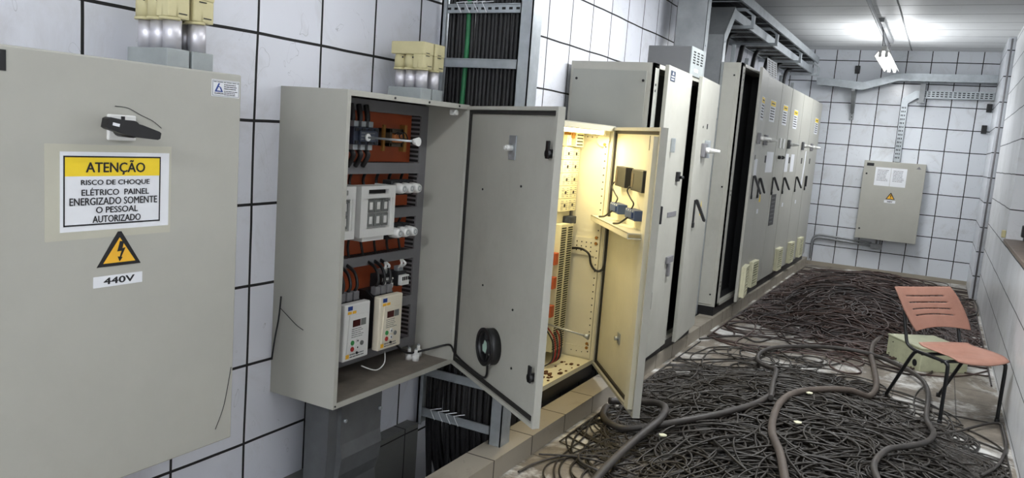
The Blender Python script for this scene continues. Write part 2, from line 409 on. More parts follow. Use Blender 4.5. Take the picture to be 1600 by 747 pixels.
# ------------------------------------------------------------------ closed wall panel (left)
W = left_frame(-2.05, .97, .605)
p1 = thing('electrical_panel', 'closed grey wall panel with yellow attention sign and black rotary handle', 'electrical panel', W)
MB().bx(.006, .894, .022, .35, .006, 1.234, .004).build('body', PAN, p1)
MB().bx(0, .9, 0, .02, 0, 1.24, .005).build('door', PAN, p1)
U = lambda y: y-.97
Zz = lambda z: z-.605
rh = MB().bx(U(1.394), U(1.48), -.012, 0, Zz(1.62), Zz(1.692), .004).build('switch_plate', WHITE, p1, None, 'white square plate of the rotary switch')
b = MB(); b.bx(U(1.431), U(1.443), -.0128, -.012, Zz(1.676), Zz(1.688)); b.bx(U(1.4), U(1.412), -.0128, -.012, Zz(1.65), Zz(1.66)); b.build('position_mark', INK, rh)
hz, hy, hx = Zz(1.655), -.066, U(1.428)
h = MB().cyl((hx, -.012, hz), (hx, -.07, hz), .024, 20)
d = Vector((.152, 0, -.028)).normalized(); pp = Vector((d.z, 0, -d.x))
ang = math.atan2(-.028, .152)
Mh = TL(hx, hy, hz) @ Matrix.Rotation(-ang, 4, 'Y')
h.prism([(-.085, -.013), (-.078, -.016), (-.03, -.02), (.02, -.019), (.075, -.013), (.082, -.008), (.082, .008), (.075, .011), (.02, .017), (-.03, .018), (-.078, .016), (-.085, .011)], -.014, .012, 'y', Mh)
ho = h.build('rotary_handle', BLACK, rh, None, 'black rotary switch handle pointing right')
MB().bx(-.07, -.05, -.0155, -.0135, -.004, .004, 0, Mh).build('pointer_mark', PAPER, ho)
MB().bx(U(1.222), U(1.607), -.0006, 0, Zz(1.346), Zz(1.606)).build('tape_backing', TAPE, p1)
sg = MB().bx(U(1.263), U(1.599), -.0014, -.0006, Zz(1.368), Zz(1.586)).build('warning_sign', PAPER, p1, None, 'white sheet reading ATENÇÃO above a shock risk notice')
MB().bx(U(1.275), U(1.567), -.002, -.0014, Zz(1.5195), Zz(1.572)).build('yellow_band', YELL, sg)
b = MB()
for a in ((1.272, 1.569, 1.571, 1.575), (1.272, 1.569, 1.383, 1.387), (1.272, 1.2755, 1.383, 1.575), (1.5655, 1.569, 1.383, 1.575)):
    b.bx(U(a[0]), U(a[1]), -.0026, -.0014, Zz(a[2]), Zz(a[3]))
b.build('border', INK, sg)
def sx(c): return U(1.273+(c-80)*.000619)
def sz(c): return Zz(1.573-(c-78)*.00058)
for s_, a, b_, t_, bt, bo in (('ATENÇÃO', 180, 472, 93, 163, .0009), ('RISCO DE CHOQUE', 157, 498, 188, 216, .0005), ('ELÉTRICO  PAINEL', 160, 495, 226, 262, .0005),
                        ('ENERGIZADO SOMENTE', 105, 540, 273, 308, .0005), ('O PESSOAL', 228, 437, 318, 348, .0005), ('AUTORIZADO', 212, 452, 361, 394, .0005)):
    text('sign_text', s_, sx(a), sx(b_), sz(bt), sz(t_), -.0029, INK, sg, None, bo)
triangle('hazard_triangle', p1, U(1.438), Zz(1.261), .138, .099, -.0016, None, 'amber triangle with a black lightning bolt')
vl = MB().bx(U(1.359), U(1.513), -.0014, 0, Zz(1.2025), Zz(1.2345)).build('voltage_label', PAPER, p1, None, 'white strip reading 440V')
text('sign_text', '440V', U(1.39), U(1.486), Zz(1.210), Zz(1.2285), -.002, INK, vl, None, .0012)
mk = MB().bx(U(1.75), U(1.861), -.0014, 0, Zz(1.769), Zz(1.822)).build('maker_label', PAPER, p1, None, 'small white label with a blue triangular emblem')
b = MB()
for a in ((1.753, 1.858, 1.8185, 1.8195), (1.753, 1.858, 1.7715, 1.7725), (1.753, 1.754, 1.7715, 1.8195), (1.857, 1.858, 1.7715, 1.8195)):
    b.bx(U(a[0]), U(a[1]), -.002, -.0014, Zz(a[2]), Zz(a[3]))
rows(b, U(1.757), U(1.856), Zz(1.8125), Zz(1.8175), 1, -.002, rag=.01)
rows(b, U(1.798), U(1.852), Zz(1.792), Zz(1.811), 3, -.002)
rows(b, U(1.798), U(1.854), Zz(1.774), Zz(1.790), 3, -.002)
b.build('small_print', INK, mk)
lx = lambda a: U(1.761+a*.033)
lz = lambda a: Zz(1.784+a*.027)
b = MB(); b.prism([(lx(0), lz(0)), (lx(1), lz(0)), (lx(.93), lz(.14)), (lx(.13), lz(.14))], -.0022, -.0012)
b.prism([(lx(0), lz(0)), (lx(.24), lz(.1)), (lx(.62), lz(1)), (lx(.44), lz(1))], -.0022, -.0012)
b.prism([(lx(.4), lz(.56)), (lx(.72), lz(.5)), (lx(.68), lz(.6)), (lx(.46), lz(.68))], -.0022, -.0012)
b.prism([(lx(1), lz(0)), (lx(.8), lz(.08)), (lx(.6), lz(.52)), (lx(.74), lz(.56))], -.0022, -.0012)
b.build('emblem', BLUEI, mk)
text('maker_name', 'CLAMON', U(1.760), U(1.795), Zz(1.7765), Zz(1.782), -.002, INK, mk, None, .0003)
MB().bx(U(1.085), U(1.128), -.002, 0, Zz(1.781), Zz(1.832)).build('name_tag', BLACK, p1, None, 'black name tag at the top left of the door')

# ------------------------------------------------------------------ conduit entries on the two wall panels
def conduit_entry(label, y0, X=-2.13, z=1.845, k=1.0, group=None):
    W = TL(X, y0, z)
    t = thing('conduit_entry', label, 'conduit entry', W, 'cream conduit entries on top of the wall panels')
    MB().bx(-.19, 0, 0, .082, 0, .055*k, .003).build('base_box', GBOX, t)
    for i in range(3):
        xx = -.031-.058*i
        MB().cyl((xx, .041, .055*k), (xx, .041, .137*k), .028, 24).build('collar', ALU, t)
    h = MB(); h.bx(-.183, 0, .0, .082, .205*k, .262*k, .004)
    for i in range(3):
        xx = -.031-.058*i
        h.cyl((xx, .032, .135*k), (xx, .032, .143*k), .032, 24)
        h.tube([(xx, .034, .141*k), (xx, .034, .185*k), (xx, .034, .206*k)], [.0305, .0305, .027], 24)
        h.bx(xx-.029, xx+.029, .034, .081, .141*k, .206*k, .003)
    h.bx(-.06, -.001, .004, .08, .143*k, .206*k, .004)
    h.mat(1)
    for z_ in (.2, .212):
        h.bx(-.0005, .001, .022, .05, z_*k-.0016, z_*k+.0016)
    h.bx(-.0005, .001, .04, .07, .155*k-.0016, .155*k+.0016)
    for i in range(2): h.cyl((-.06-.058*i, .003, .19*k), (-.06-.058*i, .006, .19*k), .004, 8)
    h.build('housing', [CREAM, INK], t)
    return t
conduit_entry('cream three-way conduit housing above the closed panel, left one beside a black gap', 1.648, k=1.08)
conduit_entry('cream conduit housing on the closed panel, right one nearest its top right corner', 1.741, k=1.08)
conduit_entry('cream three-way conduit housing above the open wall cabinet, left of the two', 2.99)
conduit_entry('cream conduit housing above the open wall cabinet, right one beside the black cables', 3.083)

# ------------------------------------------------------------------ open wall cabinet
def shell(x0, x1, z0, z1, dep, t=.012, lip=.022, y0=0., bev=0.):
    m = MB()
    m.bx(x0, x0+t, y0, dep, z0, z1); m.bx(x1-t, x1, y0, dep, z0, z1)
    m.bx(x0+t, x1-t, y0, dep, z0, z0+t); m.bx(x0+t, x1-t, y0, dep, z1-t, z1)
    m.bx(x0+t, x1-t, dep-t, dep, z0+t, z1-t)
    if lip:
        m.bx(x0+t, x0+lip, y0, y0+.006, z0+t, z1-t); m.bx(x1-lip, x1-t, y0, y0+.006, z0+t, z1-t)
        m.bx(x0+lip, x1-lip, y0, y0+.006, z0+t, z0+lip); m.bx(x0+lip, x1-lip, y0, y0+.006, z1-lip, z1-t)
    return m
W2 = left_frame(-2.05, 2.395, .555)
c2 = thing('open_wall_cabinet', 'grey wall cabinet standing open with orange back plate and two drives inside', 'electrical cabinet', W2)
shell(0, .895, 0, 1.29, .35).build('body', PAN, c2)
U = lambda y: y-2.395
Zz = lambda z: z-.555
MB().bx(.04, .86, .292, .300, .06, 1.255).build('mounting_plate', ORNG, c2, None, 'orange mounting plate at the back')
def duct(x0, x1, z0, z1, d0=.232, d1=.292, side=None):
    m = MB().bx(x0, x1, d0, d1, z0, z1)
    m.mat(1)
    if side == 'v':
        z = z0+.02
        while z < z1-.02: m.bx(x0-.001, x0+.002, d0+.008, d1, z, z+.012); z += .022
    if side == 'h':
        x = x0+.02
        while x < x1-.02: m.bx(x, x+.012, d0+.008, d1, z1-.002, z1+.001); x += .022
    return m.build('wire_duct', [DUCT, SLOT], c2)
duct(U(3.222), U(3.278), .05, 1.27, side='v')
duct(U(2.44), U(2.5), .05, 1.27)
for a in ((1.775, 1.825), (1.494, 1.545), (1.281, 1.33), (1.07, 1.115), (.83, .877), (.615, .66)):
    duct(U(2.5), U(3.222), Zz(a[0]), Zz(a[1]), side='h')
MB().bx(.012, .883, .006, .338, .012, .0135).build('bottom_sheet', pm('dusty_bottom_sheet', (126, 118, 108), .8, 0, .25, 7, .1), c2)
b = MB()
for x in (.3, .55, .8): b.cyl((x, -.003, 1.279), (x, 0, 1.279), .005, 8)
b.cyl((.012, -.003, .012), (.012, 0, .012), .004, 8)
b.build('screw', INK, c2)
MB().bx(.79, .83, .02, .05, 1.235, 1.262, .006).cyl((.8, .015, 1.25), (.8, .03, 1.25), .012, 10).build('door_switch', WHITE, c2)
# open door
D2 = dir_frame(-2.05, 3.295, .557, .752, -.542)
dm = MB(); dw, dh = .925, 1.282
dm.bx(0, dw, 0, .012, 0, dh)
for a in ((0, .016, 0, dh), (dw-.016, dw, 0, dh), (.016, dw-.016, 0, .016), (.016, dw-.016, dh-.016, dh)): dm.bx(a[0], a[1], -.02, 0, a[2], a[3])
d2 = dm.build('door', PAND, c2, D2)
g = MB()
for a in ((.018, .034, .018, dh-.018), (dw-.034, dw-.018, .018, dh-.018), (.034, dw-.034, .018, .034), (.034, dw-.034, dh-.034, dh-.018)): g.bx(a[0], a[1], -.01, 0, a[2], a[3])
g.build('gasket', GASK, d2, D2)
b = MB().bx(.475, .545, -.005, 0, 1.055, 1.16, .002); b.build('handle_plate', GALV, d2, D2)
MB().cyl((.51, -.005, 1.105), (.51, -.035, 1.105), .013, 14).cyl((.51, -.035, 1.105), (.51, -.042, 1.105), .008, 10).build('handle_shaft_cup', WHITE, d2, D2)
for z in (1.10, .198):
    MB().cyl((.875, -.03, z), (.875, 0, z), .018, 12).bx(.862, .888, -.03, -.022, z-.02, z+.05, .003).build('cam_latch', BLACK, d2, D2)
b = MB()
for z in (.2, .66, 1.1): b.cyl((-.004, -.012, z-.04), (-.004, -.012, z+.04), .008, 10)
b.build('hinge', GALV, d2, D2)
b = MB()
for x, z in ((.63, .42), (.3, .46), (.66, .17), (.22, .9), (.62, .95)): b.cyl((x, -.004, z), (x, 0, z), .005, 8)
b.build('screw', INK, d2, D2)
# fan on the door
fx, fz = .465, .213
DF = D2 @ TL(fx, 0, fz)
fan = thing('cooling_fan', 'round black axial fan fixed inside the open wall cabinet door', 'fan', DF)
m = MB().ring((0, -.05, 0), (0, -.001, 0), .083, .074, 32); m.ring((0, -.052, 0), (0, -.046, 0), .086, .072, 32)
for k in range(3):
    a = k*2.094+.5; m.bx(.02, .075, -.008, -.003, -.004, .004, 0, Matrix.Rotation(a, 4, 'Y'))
m.build('frame', BLACK, fan)
MB().cyl((0, -.044, 0), (0, -.006, 0), .032, 20).build('hub', DARKI, fan)
for k in range(7):
    M_ = Matrix.Rotation(k*2*math.pi/7, 4, 'Y') @ TL(.05, -.025, 0) @ Matrix.Rotation(.6, 4, 'X')
    MB().bx(-.021, .021, -.0015, .0015, -.019, .019, 0, M_).build('blade', BLACK, fan)
MB().prism([(-.02, -.022), (.012, -.026), (.022, .0), (.016, .024), (-.004, .03), (-.014, .01), (-.024, .004)], -.0455, -.044).build('hub_sticker', pm('pale_green_sticker', (176, 205, 190), .5), fan)
MB().bx(.06, .0845, -.0875, -.086, -.006, .01, 0, Matrix.Rotation(1.0, 4, 'Y')@TL(0, .05, 0)).build('rating_sticker', PAPER, fan)
def cable(name, pts, r, mat, label, cat='cable', group=None, n=8, k=8):
    o = MB().tube(spline(pts, k), r, n).build(name, mat); return tag(o, label, cat, group)
def dpt(s, z, off=-.008): return tuple(D2 @ Vector((s, off, z-.557)))
cable('fan_cable', [(-2.23, 3.05, .66), (-2.21, 3.12, .61), (-2.16, 3.21, .618), (-2.1, 3.265, .64), dpt(.02, .652, -.03), dpt(.08, .63, -.03), dpt(.14, .612, -.02), dpt(.25, .598), dpt(.38, .6), dpt(.44, .63, -.014), dpt(.452, .69, -.02)], .0055, BLACK, 'black cable running from the open wall cabinet to the door fan')

# ---- devices inside the open wall cabinet (frame of the cabinet)
def in2(y, X, z): return left_frame(X, y, z)
# main switch with extended shaft
t = thing('load_switch', 'dark blue-grey load switch with long shaft behind the cabinet opening', 'switch', in2(2.645, -2.22, 1.615))
MB().bx(0, .17, 0, .12, .012, .088, .004).bx(.03, .14, -.012, 0, .025, .075, .003).build('body', BLUEG, t)
for i in range(4):
    for z in (.016, .07): MB().bx(.008+.043*i, .03+.043*i, -.004, .0, z, z+.014, .001).build('arc_cover', DARKI, t)
m = MB(); rows(m, .035, .135, .03, .07, 3, -.0128, fill=.3); m.build('printing', TRANS, t)
MB().cyl((.075, -.02, .045), (.075, -.012, .045), .016, 14).build('shaft_socket', WHITE, t)
for i in range(3):
    for z in (-.012, .088): MB().bx(.018+.05*i, .048+.05*i, .015, .06, z, z+.026, .003).build('terminal', GALV, t)
MB().cyl((.075, -.26, .045), (.075, .0, .045), .005, 10).build('shaft', GALV, t)
MB().cyl((.075, -.285, .045), (.075, -.26, .045), .019, 16, .012).build('shaft_cup', WHITE, t)
for i in range(3):
    x = 2.68+.05*i
    cable('supply_cable', [(-2.27, x, 1.705), (-2.26, x, 1.74), (-2.275, x+.004, 1.8)], .012, BLACK, 'short black cable rising from the top of the blue-grey load switch', 'cable', 'cables above the load switch')
    cable('load_cable', [(-2.27, x, 1.61), (-2.25, x+.003, 1.58), (-2.28, x+.006, 1.53)], .012, BLACK, 'short black cable leaving the bottom of the blue-grey load switch', 'cable', 'cables below the load switch')
t = thing('control_transformer', 'small copper-wound transformer right of the load switch against orange plate', 'transformer', in2(2.915, -2.25, 1.61))
MB().bx(.02, .12, 0, .07, .012, .03, .002).bx(.02, .12, 0, .07, .075, .095, .002).bx(.02, .035, 0, .07, .012, .095).bx(.105, .12, 0, .07, .012, .095).build('core', IRON, t)
m = MB()
m.bx(.038, .102, -.016, .075, .032, .073, .008); m.build('winding', pm('winding_copper', (196, 120, 66), .45, .2), t)
MB().bx(-.005, .012, .02, .03, -.01, .11).bx(.13, .15, .0, .03, -.01, .115).build('bracket', BRASS, t)
for i in range(3):
    cable('transformer_lead', [(-2.235, 2.95+.02*i, 1.68), (-2.215, 2.955+.022*i, 1.69), (-2.22, 2.97+.03*i, 1.665), (-2.24, 3.03+.012*i, 1.66)], .0025, INK, 'thin black lead looping over the copper transformer winding', 'wire', 'leads over the transformer')
def fuse_switch(y, label):
    t = thing('fuse_switch', label, 'fuse switch', in2(y, -2.2, 1.22), 'white fuse switch disconnectors')
    m = MB(); w_, h_ = .243, .228
    m.prism([(0, 0), (-.0, h_), (.11, h_), (.11, 0)], 0, .018, 'x'); m.prism([(0, 0), (0, h_), (.11, h_), (.11, 0)], w_-.018, w_, 'x')
    m.bx(.018, w_-.018, .0, .02, h_*.76, h_*.84); m.bx(.018, w_-.018, .0, .02, h_*.93, h_)
    m.bx(.018, .05, .0, .02, h_*.84, h_*.93); m.bx(w_-.05, w_-.018, .0, .02, h_*.84, h_*.93)
    m.bx(.018, w_-.018, .0, .03, 0, h_*.16); m.bx(.018, .052, .004, .03, h_*.16, h_*.76); m.bx(w_-.03, w_-.018, .004, .03, h_*.16, h_*.76)
    m.bx(.01, w_-.01, .03, .11, .005, h_-.005)
    m.bx(.03, w_-.06, .01, .12, -.02, .0)
    m.build('housing', WHITE, t)
    MB().bx(.052, w_-.05, .021, .026, h_*.845, h_*.925).build('grip_recess', BLACK, t)
    for r_ in range(2):
        for c_ in range(3):
            x = .055+.052*c_; z = h_*(.2+.28*r_)
            MB().bx(x, x+.047, .008, .014, z, z+h_*.25, .003).build('window', TRANS, t)
            MB().bx(x+.014, x+.034, .006, .008, z+.012, z+.045).build('fuse_tab', WHITE, t)
    MB().bx(w_-.075, w_-.04, -.001, 0, h_*.7, h_*.73).build('type_label', TRANS, t)
    return t
fuse_switch(2.692, 'white fuse switch with six smoky windows on the orange plate, fully visible')
fuse_switch(2.412, 'white fuse switch half hidden behind the left edge of the cabinet opening')
def fuse_holder(y, z, label):
    t = thing('fuse_holder', label, 'fuse holder', in2(y, -2.2, z), 'round white screw-in fuse holders')
    MB().bx(-.028, .028, .036, .09, -.035, .035, .004).build('base', DARKI, t)
    MB().tube([(0, .035, 0), (0, .01, 0), (0, -.012, 0), (0, -.02, 0)], [.025, .025, .022, .018], 20).build('cap', WHITE, t)
    MB().ring((0, -.021, 0), (0, -.018, 0), .013, .008, 16).build('cap_ring', GALV, t)
for i, o_ in enumerate(('left', 'middle', 'right')):
    fuse_holder(2.975+.06*i, 1.432, 'round white fuse holder, %s one of the upper row of three' % o_)
    fuse_holder(2.962+.06*i, 1.224, 'round white fuse holder, %s one of the lower row beside the fuse switch' % o_)
def drive(y, mat, label, cap):
    t = thing('variable_speed_drive', label, 'drive', in2(y, -2.15, .695), 'two speed drives at the bottom of the cabinet')
    m = MB(); m.prism([(.035, .015), (.035, .235), (.09, .27), (.135, .27), (.135, .0), (.06, .0)], .004, .166, 'x'); 
    m.build('body', BLACK, t)
    m = MB(); m.bx(0, .17, 0, .038, 0, .252, .006); m.build('front_cover', mat, t)
    m = MB(); m.prism([(.018, .035), (.135, .055), (.15, .2), (.03, .205)], -.005, .0); m.build('keypad', WHITE if mat is WHITE else mat, t)
    MB().bx(.05, .1, -.0062, -.005, .15, .18).build('display', DISP, t)
    MB().bx(.104, .138, -.0056, -.005, .15, .18).build('status_leds', TRANS, t)
    for x, z, mm in ((.052, .08, GREENB), (.085, .085, WHITE), (.052, .052, REDB), (.085, .055, WHITE), (.115, .07, TRANS), (.085, .03, INK)):
        MB().cyl((x, -.0085, z), (x, -.004, z), .0105 if mm is not INK else .006, 14).build('button', mm, t)
        if mm is WHITE: MB().cyl((x, -.0092, z), (x, -.0084, z), .004, 10).build('button_mark', INK, t)
    m = MB(); rows(m, .045, .125, .1, .145, 5, -.0056, fill=.3); m.build('keypad_print', TRANS, t)
    m = MB(); m.bx(.02, .05, -.0008, 0, .225, .243); m.build('maker_label', BLUEI, t)
    MB().bx(.02, .045, -.0008, 0, .208, .22).bx(.05, .075, -.0008, 0, .208, .22).build('badge', AMBER, t)
    MB().bx(.018, .04, -.0008, 0, .012, .03).build('caution_label', AMBER, t)
    m = MB(); rows(m, .045, .14, .01, .032, 2, -.0008); m.build('caution_print', TRANS, t)
    for i in range(3): MB().bx(.02+.045*i, .056+.045*i, .045, .075, .25, .29, .004).build('terminal', DUCT, t)
    return t
drive(2.56, WHITE, 'white speed drive at the lower left, cut by the edge of the opening', 1)
drive(2.80, pm('aged_cream_plastic', (226, 218, 198), .45, 0, .06, 8), 'cream speed drive right of the white one, nearer the small contactors', 0)
for i in range(3):
    for k_, y in enumerate((2.56, 2.80)):
        x = y+.038+.045*i
        cable('drive_feed', [(-2.22, x, .97), (-2.2, x+.005, 1.01), (-2.23, x+.02, 1.06), (-2.285, x+.03, 1.085)], .0075, BLACK,
              'black feed wire arching from the duct to the %s drive' % ('white' if k_ == 0 else 'cream'), 'wire', 'feed wires of the %s drive' % ('white' if k_ == 0 else 'cream'))
def small_contactor(y, label):
    t = thing('contactor', label, 'contactor', in2(y, -2.21, .955))
    MB().bx(0, .07, .02, .09, .0, .07, .003).build('body', DARKI, t)
    MB().bx(.004, .066, 0, .025, .006, .055, .003).build('front_block', WHITE, t)
    m = MB()
    for i in range(4): m.bx(.008+.015*i, .018+.015*i, -.001, 0, .03, .048)
    m.build('terminal_marks', INK, t)
    MB().bx(.015, .055, .03, .06, .07, .095, .003).build('suppressor', GALV, t)
    for i in range(2): MB().tube(spline([(.02+.02*i, .035, .09), (.01+.03*i, .01, .11), (.03+.01*i, .03, .125)]), .006, 8).build('lead', WHITE, t)
small_contactor(2.905, 'small white-fronted contactor above the cream drive, left one')
small_contactor(3.03, 'small white-fronted contactor beside the right wire duct')
for i, (x, y, l) in enumerate(((-2.222, 3.15, 'left rear'), (-2.185, 3.155, 'front'), (-2.222, 3.228, 'right rear'))):
    t = thing('fuse_cartridge', 'small white ceramic fuse standing on the cabinet floor, %s of three' % l, 'fuse', TL(x, y, .567), 'ceramic fuses standing on the cabinet floor')
    MB().cyl((0, 0, 0), (0, 0, .034), .0185, 18).build('body', WHITE, t)
    MB().tube([(0, 0, .034), (0, 0, .036), (0, 0, .041), (0, 0, .058)], [.0155, .0145, .0085, .008], 14).build('neck', WHITE, t)
    MB().cyl((0, 0, .058), (0, 0, .063), .0065, 12).build('cap', GALV, t)
cable('loose_lead', [(-2.2, 2.75, .63), (-2.17, 2.82, .6), (-2.17, 2.88, .62), (-2.2, 2.92, .66)], .003, WHITE, 'thin white loop of wire hanging under the drives', 'wire')
for i in range(7):
    y = 2.55+.095*i
    cable('plate_wire', [(-2.3, y, 1.28), (-2.32, y+.015*(i % 3), 1.22), (-2.32, y+.02, 1.16), (-2.3, y+.01, 1.11)], .006, BLACK, 'black wire crossing the orange plate between two ducts below the fuse switches', 'wire', 'wires on the orange plate')
    cable('plate_wire', [(-2.3, y, 1.5), (-2.32, y+.01, 1.46), (-2.3, y+.012*(i % 2), 1.40)], .007, BLACK, 'black wire dropping from the duct behind the fuse switches', 'wire', 'wires above the fuse switches')

# ---- sheet-metal trunk under the cabinet
W = left_frame(-2.15, 2.57, -.6)
t = thing('sheet_metal_duct', 'dull galvanised sheet-metal duct dropping from the open wall cabinet into the trench', 'cable duct', W)
prof = [(0, 1.155), (0, .92), (-.012, .86), (0.0, .78), (.02, .72), (.02, 0), (.13, 0), (.13, 1.155)]
MB().prism([(p[0], p[1]) for p in prof], 0, .28, 'x').build('cover', DUCTG, t)
MB().prism([(.02, 1.155), (.02, .9), (.03, .7), (.03, 0), (.15, 0), (.15, 1.155)], -.06, 0, 'x').build('side_flange', DUCTG, t)
for x, z in ((.02, 1.03), (.265, 1.02), (.03, .74)): MB().cyl((x, -.012, z), (x, 0.0, z), .009, 6).build('bolt', GALV, t)

# ------------------------------------------------------------------ vertical cable ladder with its cables
t = thing('cable_ladder', 'galvanised vertical cable ladder standing in the trench beside the open wall cabinet', 'cable ladder', TL(-2.36, 3.45, .11))
MB().bx(0, .012, 0, .1, 0, 3.29).bx(0, .03, 0, .006, 0, 3.29).build('rail', GALV, t)
m = MB().bx(.46, .53, 0, .006, 0, 3.29).bx(.46, .466, 0, .1, 0, 3.29).bx(.524, .53, 0, .1, 0, 3.29); m.build('rail', GALV, t)
for i, z in enumerate((.05, .28, .55, .82, 1.09, 1.36, 1.65, 1.93, 2.2, 2.47, 2.74, 3.0)):
    m = MB().bx(.012, .46, .012, .016, z, z+.045).bx(.012, .46, .004, .016, z+.041, z+.045).bx(.012, .46, .004, .016, z, z+.004)
    m.mat(1)
    if i > 7:
        for k in range(11): m.bx(.03+.04*k, .05+.04*k, .0112, .0125, z+.016, z+.028)
    m.build('rung', [GALV, SLOT], t)
for i, z in ((0, .05), (0, 2.2)):
    m = MB()
    for k in range(4):
        x = .12+.05*k; m.tube([(x, .0, z), (x-.03, -.002, z+.05), (x+.02, .03, z+.06)], .003, 6)
    m.build('cable_tie', PAPER, t)
CG = 'black cables on the vertical ladder'
for row in range(2):
    for i in range(19):
        x = -2.33+.0232*i+(.011 if row else 0); y = 3.492+.026*row
        if row == 0 and i == 5: continue
        if x > -1.91: continue
        j = random.uniform(-.004, .004); dx = random.uniform(-.012, .012)
        pts = [(x, y, 3.40), (x+j, y, 2.4), (x-j, y+.003, 1.6), (x+j+dx*.3, y, .6), (x+dx, y+.03, .0), (x+dx*2, y+.12+random.random()*.2, -.45), (x+dx*2, y+.6, -.57)]
        cable('ladder_cable', pts, random.uniform(.010, .0122), CABL, 'black cable running down the vertical galvanised ladder among many alike', 'cable', CG, 7, 5)
cable('earth_cable', [(-2.215, 3.49, 3.40), (-2.222, 3.488, 2.6), (-2.214, 3.487, 2.2), (-2.224, 3.488, 1.8), (-2.22, 3.5, 1.2), (-2.22, 3.56, .7), (-2.2, 3.6, 0), (-2.2, 3.7, -.5)], .0125, GREENC, 'single green cable among black ones on the vertical ladder', 'cable')
for i in range(5):
    y = 2.9+.18*i; cable('trench_cable', [(-2.15+.03*i, y+.8, -.5), (-2.1, y+.5, -.3+.03*i), (-2.05, y+.3, -.12), (-2.0, y+.1, -.3), (-2.05, y, -.55)], .011, CABL, 'black cable looping up out of the dark trench', 'cable', 'cables lying in the trench')

# ------------------------------------------------------------------ lit floor cabinet
X3, YA, YZ, Z0, Z1 = -1.95, 3.93, 4.98, .2, 1.82
W3 = left_frame(X3, YA, Z0); w3 = YZ-YA; h3 = Z1-Z0
c3 = thing('lit_cabinet', 'cream floor cabinet standing open with its inside lit yellow', 'electrical cabinet', W3)
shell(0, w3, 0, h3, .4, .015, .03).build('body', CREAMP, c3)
MB().bx(.005, w3-.005, -.0, .4, h3, h3+.006).build('roof_sheet', PAND, c3)
MB().bx(.0, w3, .015, .4, -.09, 0).build('plinth', BLACK, c3)
U = lambda y: y-YA
Zz = lambda z: z-Z0
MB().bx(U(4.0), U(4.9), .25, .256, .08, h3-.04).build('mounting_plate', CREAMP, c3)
MB().bx(U(4.905), U(4.925), .235, .27, .03, h3-.02).build('back_post', DUCT, c3)
m = MB().bx(U(4.948), U(4.964), .03, .062, .03, h3-.03).bx(U(4.956), U(4.964), .062, .22, h3-.1, h3-.05).bx(U(4.956), U(4.964), .06, .24, .74, .86).bx(U(4.956), U(4.964), .06, .24, .03, .1)
m.mat(1)
for k in range(31): m.bx(U(4.9465), U(4.949), .042, .05, .07+.047*k, .078+.047*k)
for r_ in range(3):
    for k in range(4): m.bx(U(4.9545), U(4.957), .09+.035*k, .098+.035*k, .765+.03*r_, .773+.03*r_)
for k in range(4): m.bx(U(4.9545), U(4.957), .08+.035*k, .086+.035*k, h3-.08, h3-.073)
for k in range(3): m.bx(U(4.9545), U(4.957), .09+.04*k, .096+.04*k, .06, .066)
m.build('perforated_rail', [CREAMP, SLOT], c3)
MB().cyl((U(4.945), .07, h3-.09), (U(4.957), .07, h3-.09), .045, 20).build('rail_gusset', CREAMP, c3)
b = MB()
for z in (.87, .83, .13, .1, h3-.12): b.cyl((U(4.94), .055, z), (U(4.95), .055, z), .011, 6)
b.build('bolt', BRASS, c3)
m = MB().bx(U(4.66), U(4.85), .19, .25, .1, .96)
m.mat(1)
for k in range(52): m.bx(U(4.855)-.004, U(4.852), .195, .245, .115+.016*k, .123+.016*k); m.bx(U(4.67), U(4.74), .1885, .191, .115+.016*k, .123+.016*k); m.bx(U(4.77), U(4.84), .1885, .191, .115+.016*k, .123+.016*k)
m.build('wire_duct', [CREAMV, SLOT], c3)
m = MB().bx(U(4.775), U(4.9), .19, .25, Zz(1.672), Zz(1.79))
m.mat(1)
for k in range(5): m.bx(U(4.79), U(4.885), .1885, .191, Zz(1.682)+.021*k, Zz(1.69)+.021*k)
m.build('wire_duct', [CREAMV, SLOT], c3)
ordn = ('top', 'second', 'third', 'fourth', 'bottom')
for r_ in range(5):
    for c_ in range(2):
        t = thing('relay_module', 'cream relay module in the lit cabinet, %s row, %s column' % (ordn[r_], ('left', 'right')[c_]), 'relay', left_frame(-2.165, 4.665+.124*c_, 1.584-.0855*r_), 'cream relay modules in the lit cabinet')
        MB().bx(0, .122, 0, .035, 0, .083, .002).build('body', CREAMV, t)
        MB().bx(.055, .08, -.001, 0, .03, .05).build('rating_plate', INK, t)
        m = MB(); rows(m, .01, .05, .008, .075, 6, -.0008, fill=.3); rows(m, .085, .115, .008, .075, 5, -.0008, fill=.3); m.bx(0, .122, -.0006, 0, .026, .0275); m.bx(0, .122, -.0006, 0, .055, .0565)
        m.build('printing', DUCT, t)
for i in range(2):
    tag(MB().bx(0, .07, 0, .05, 0, .07, .003).bx(.015, .055, -.004, 0, .02, .05).build('terminal_block', [BRASS if i else CREAMV], None, left_frame(-2.15, 4.66+.055*i, 1.675+.05*i)), ('pale terminal block under the lamp in the lit cabinet', 'brass-coloured terminal block above the relay modules')[i], 'terminal block')
m = MB().bx(0, .09, 0, .06, 0, .05, .003)
tag(m.build('timer_relay', BLUEG, None, left_frame(-2.14, 4.8, 1.155)), 'dark blue relay directly below the cream relay modules', 'relay')
for i, (z, l) in enumerate(((.9, 'upper'), (.74, 'middle'), (.55, 'lower'))):
    tag(MB().bx(0, .05, 0, .07, 0, .08, .004).build('orange_relay', ORNG, None, left_frame(-2.13, 4.585, z)), 'orange relay block beside the slotted duct in the lit cabinet, %s one' % l, 'relay')
t = thing('isolator_shaft', 'steel isolator shaft with cup end sticking out of the lit cabinet', 'switch shaft', left_frame(X3, 4.62, .47))
MB().cyl((0, -.06, 0), (0, .24, .03), .006, 10).build('shaft', GALV, t)
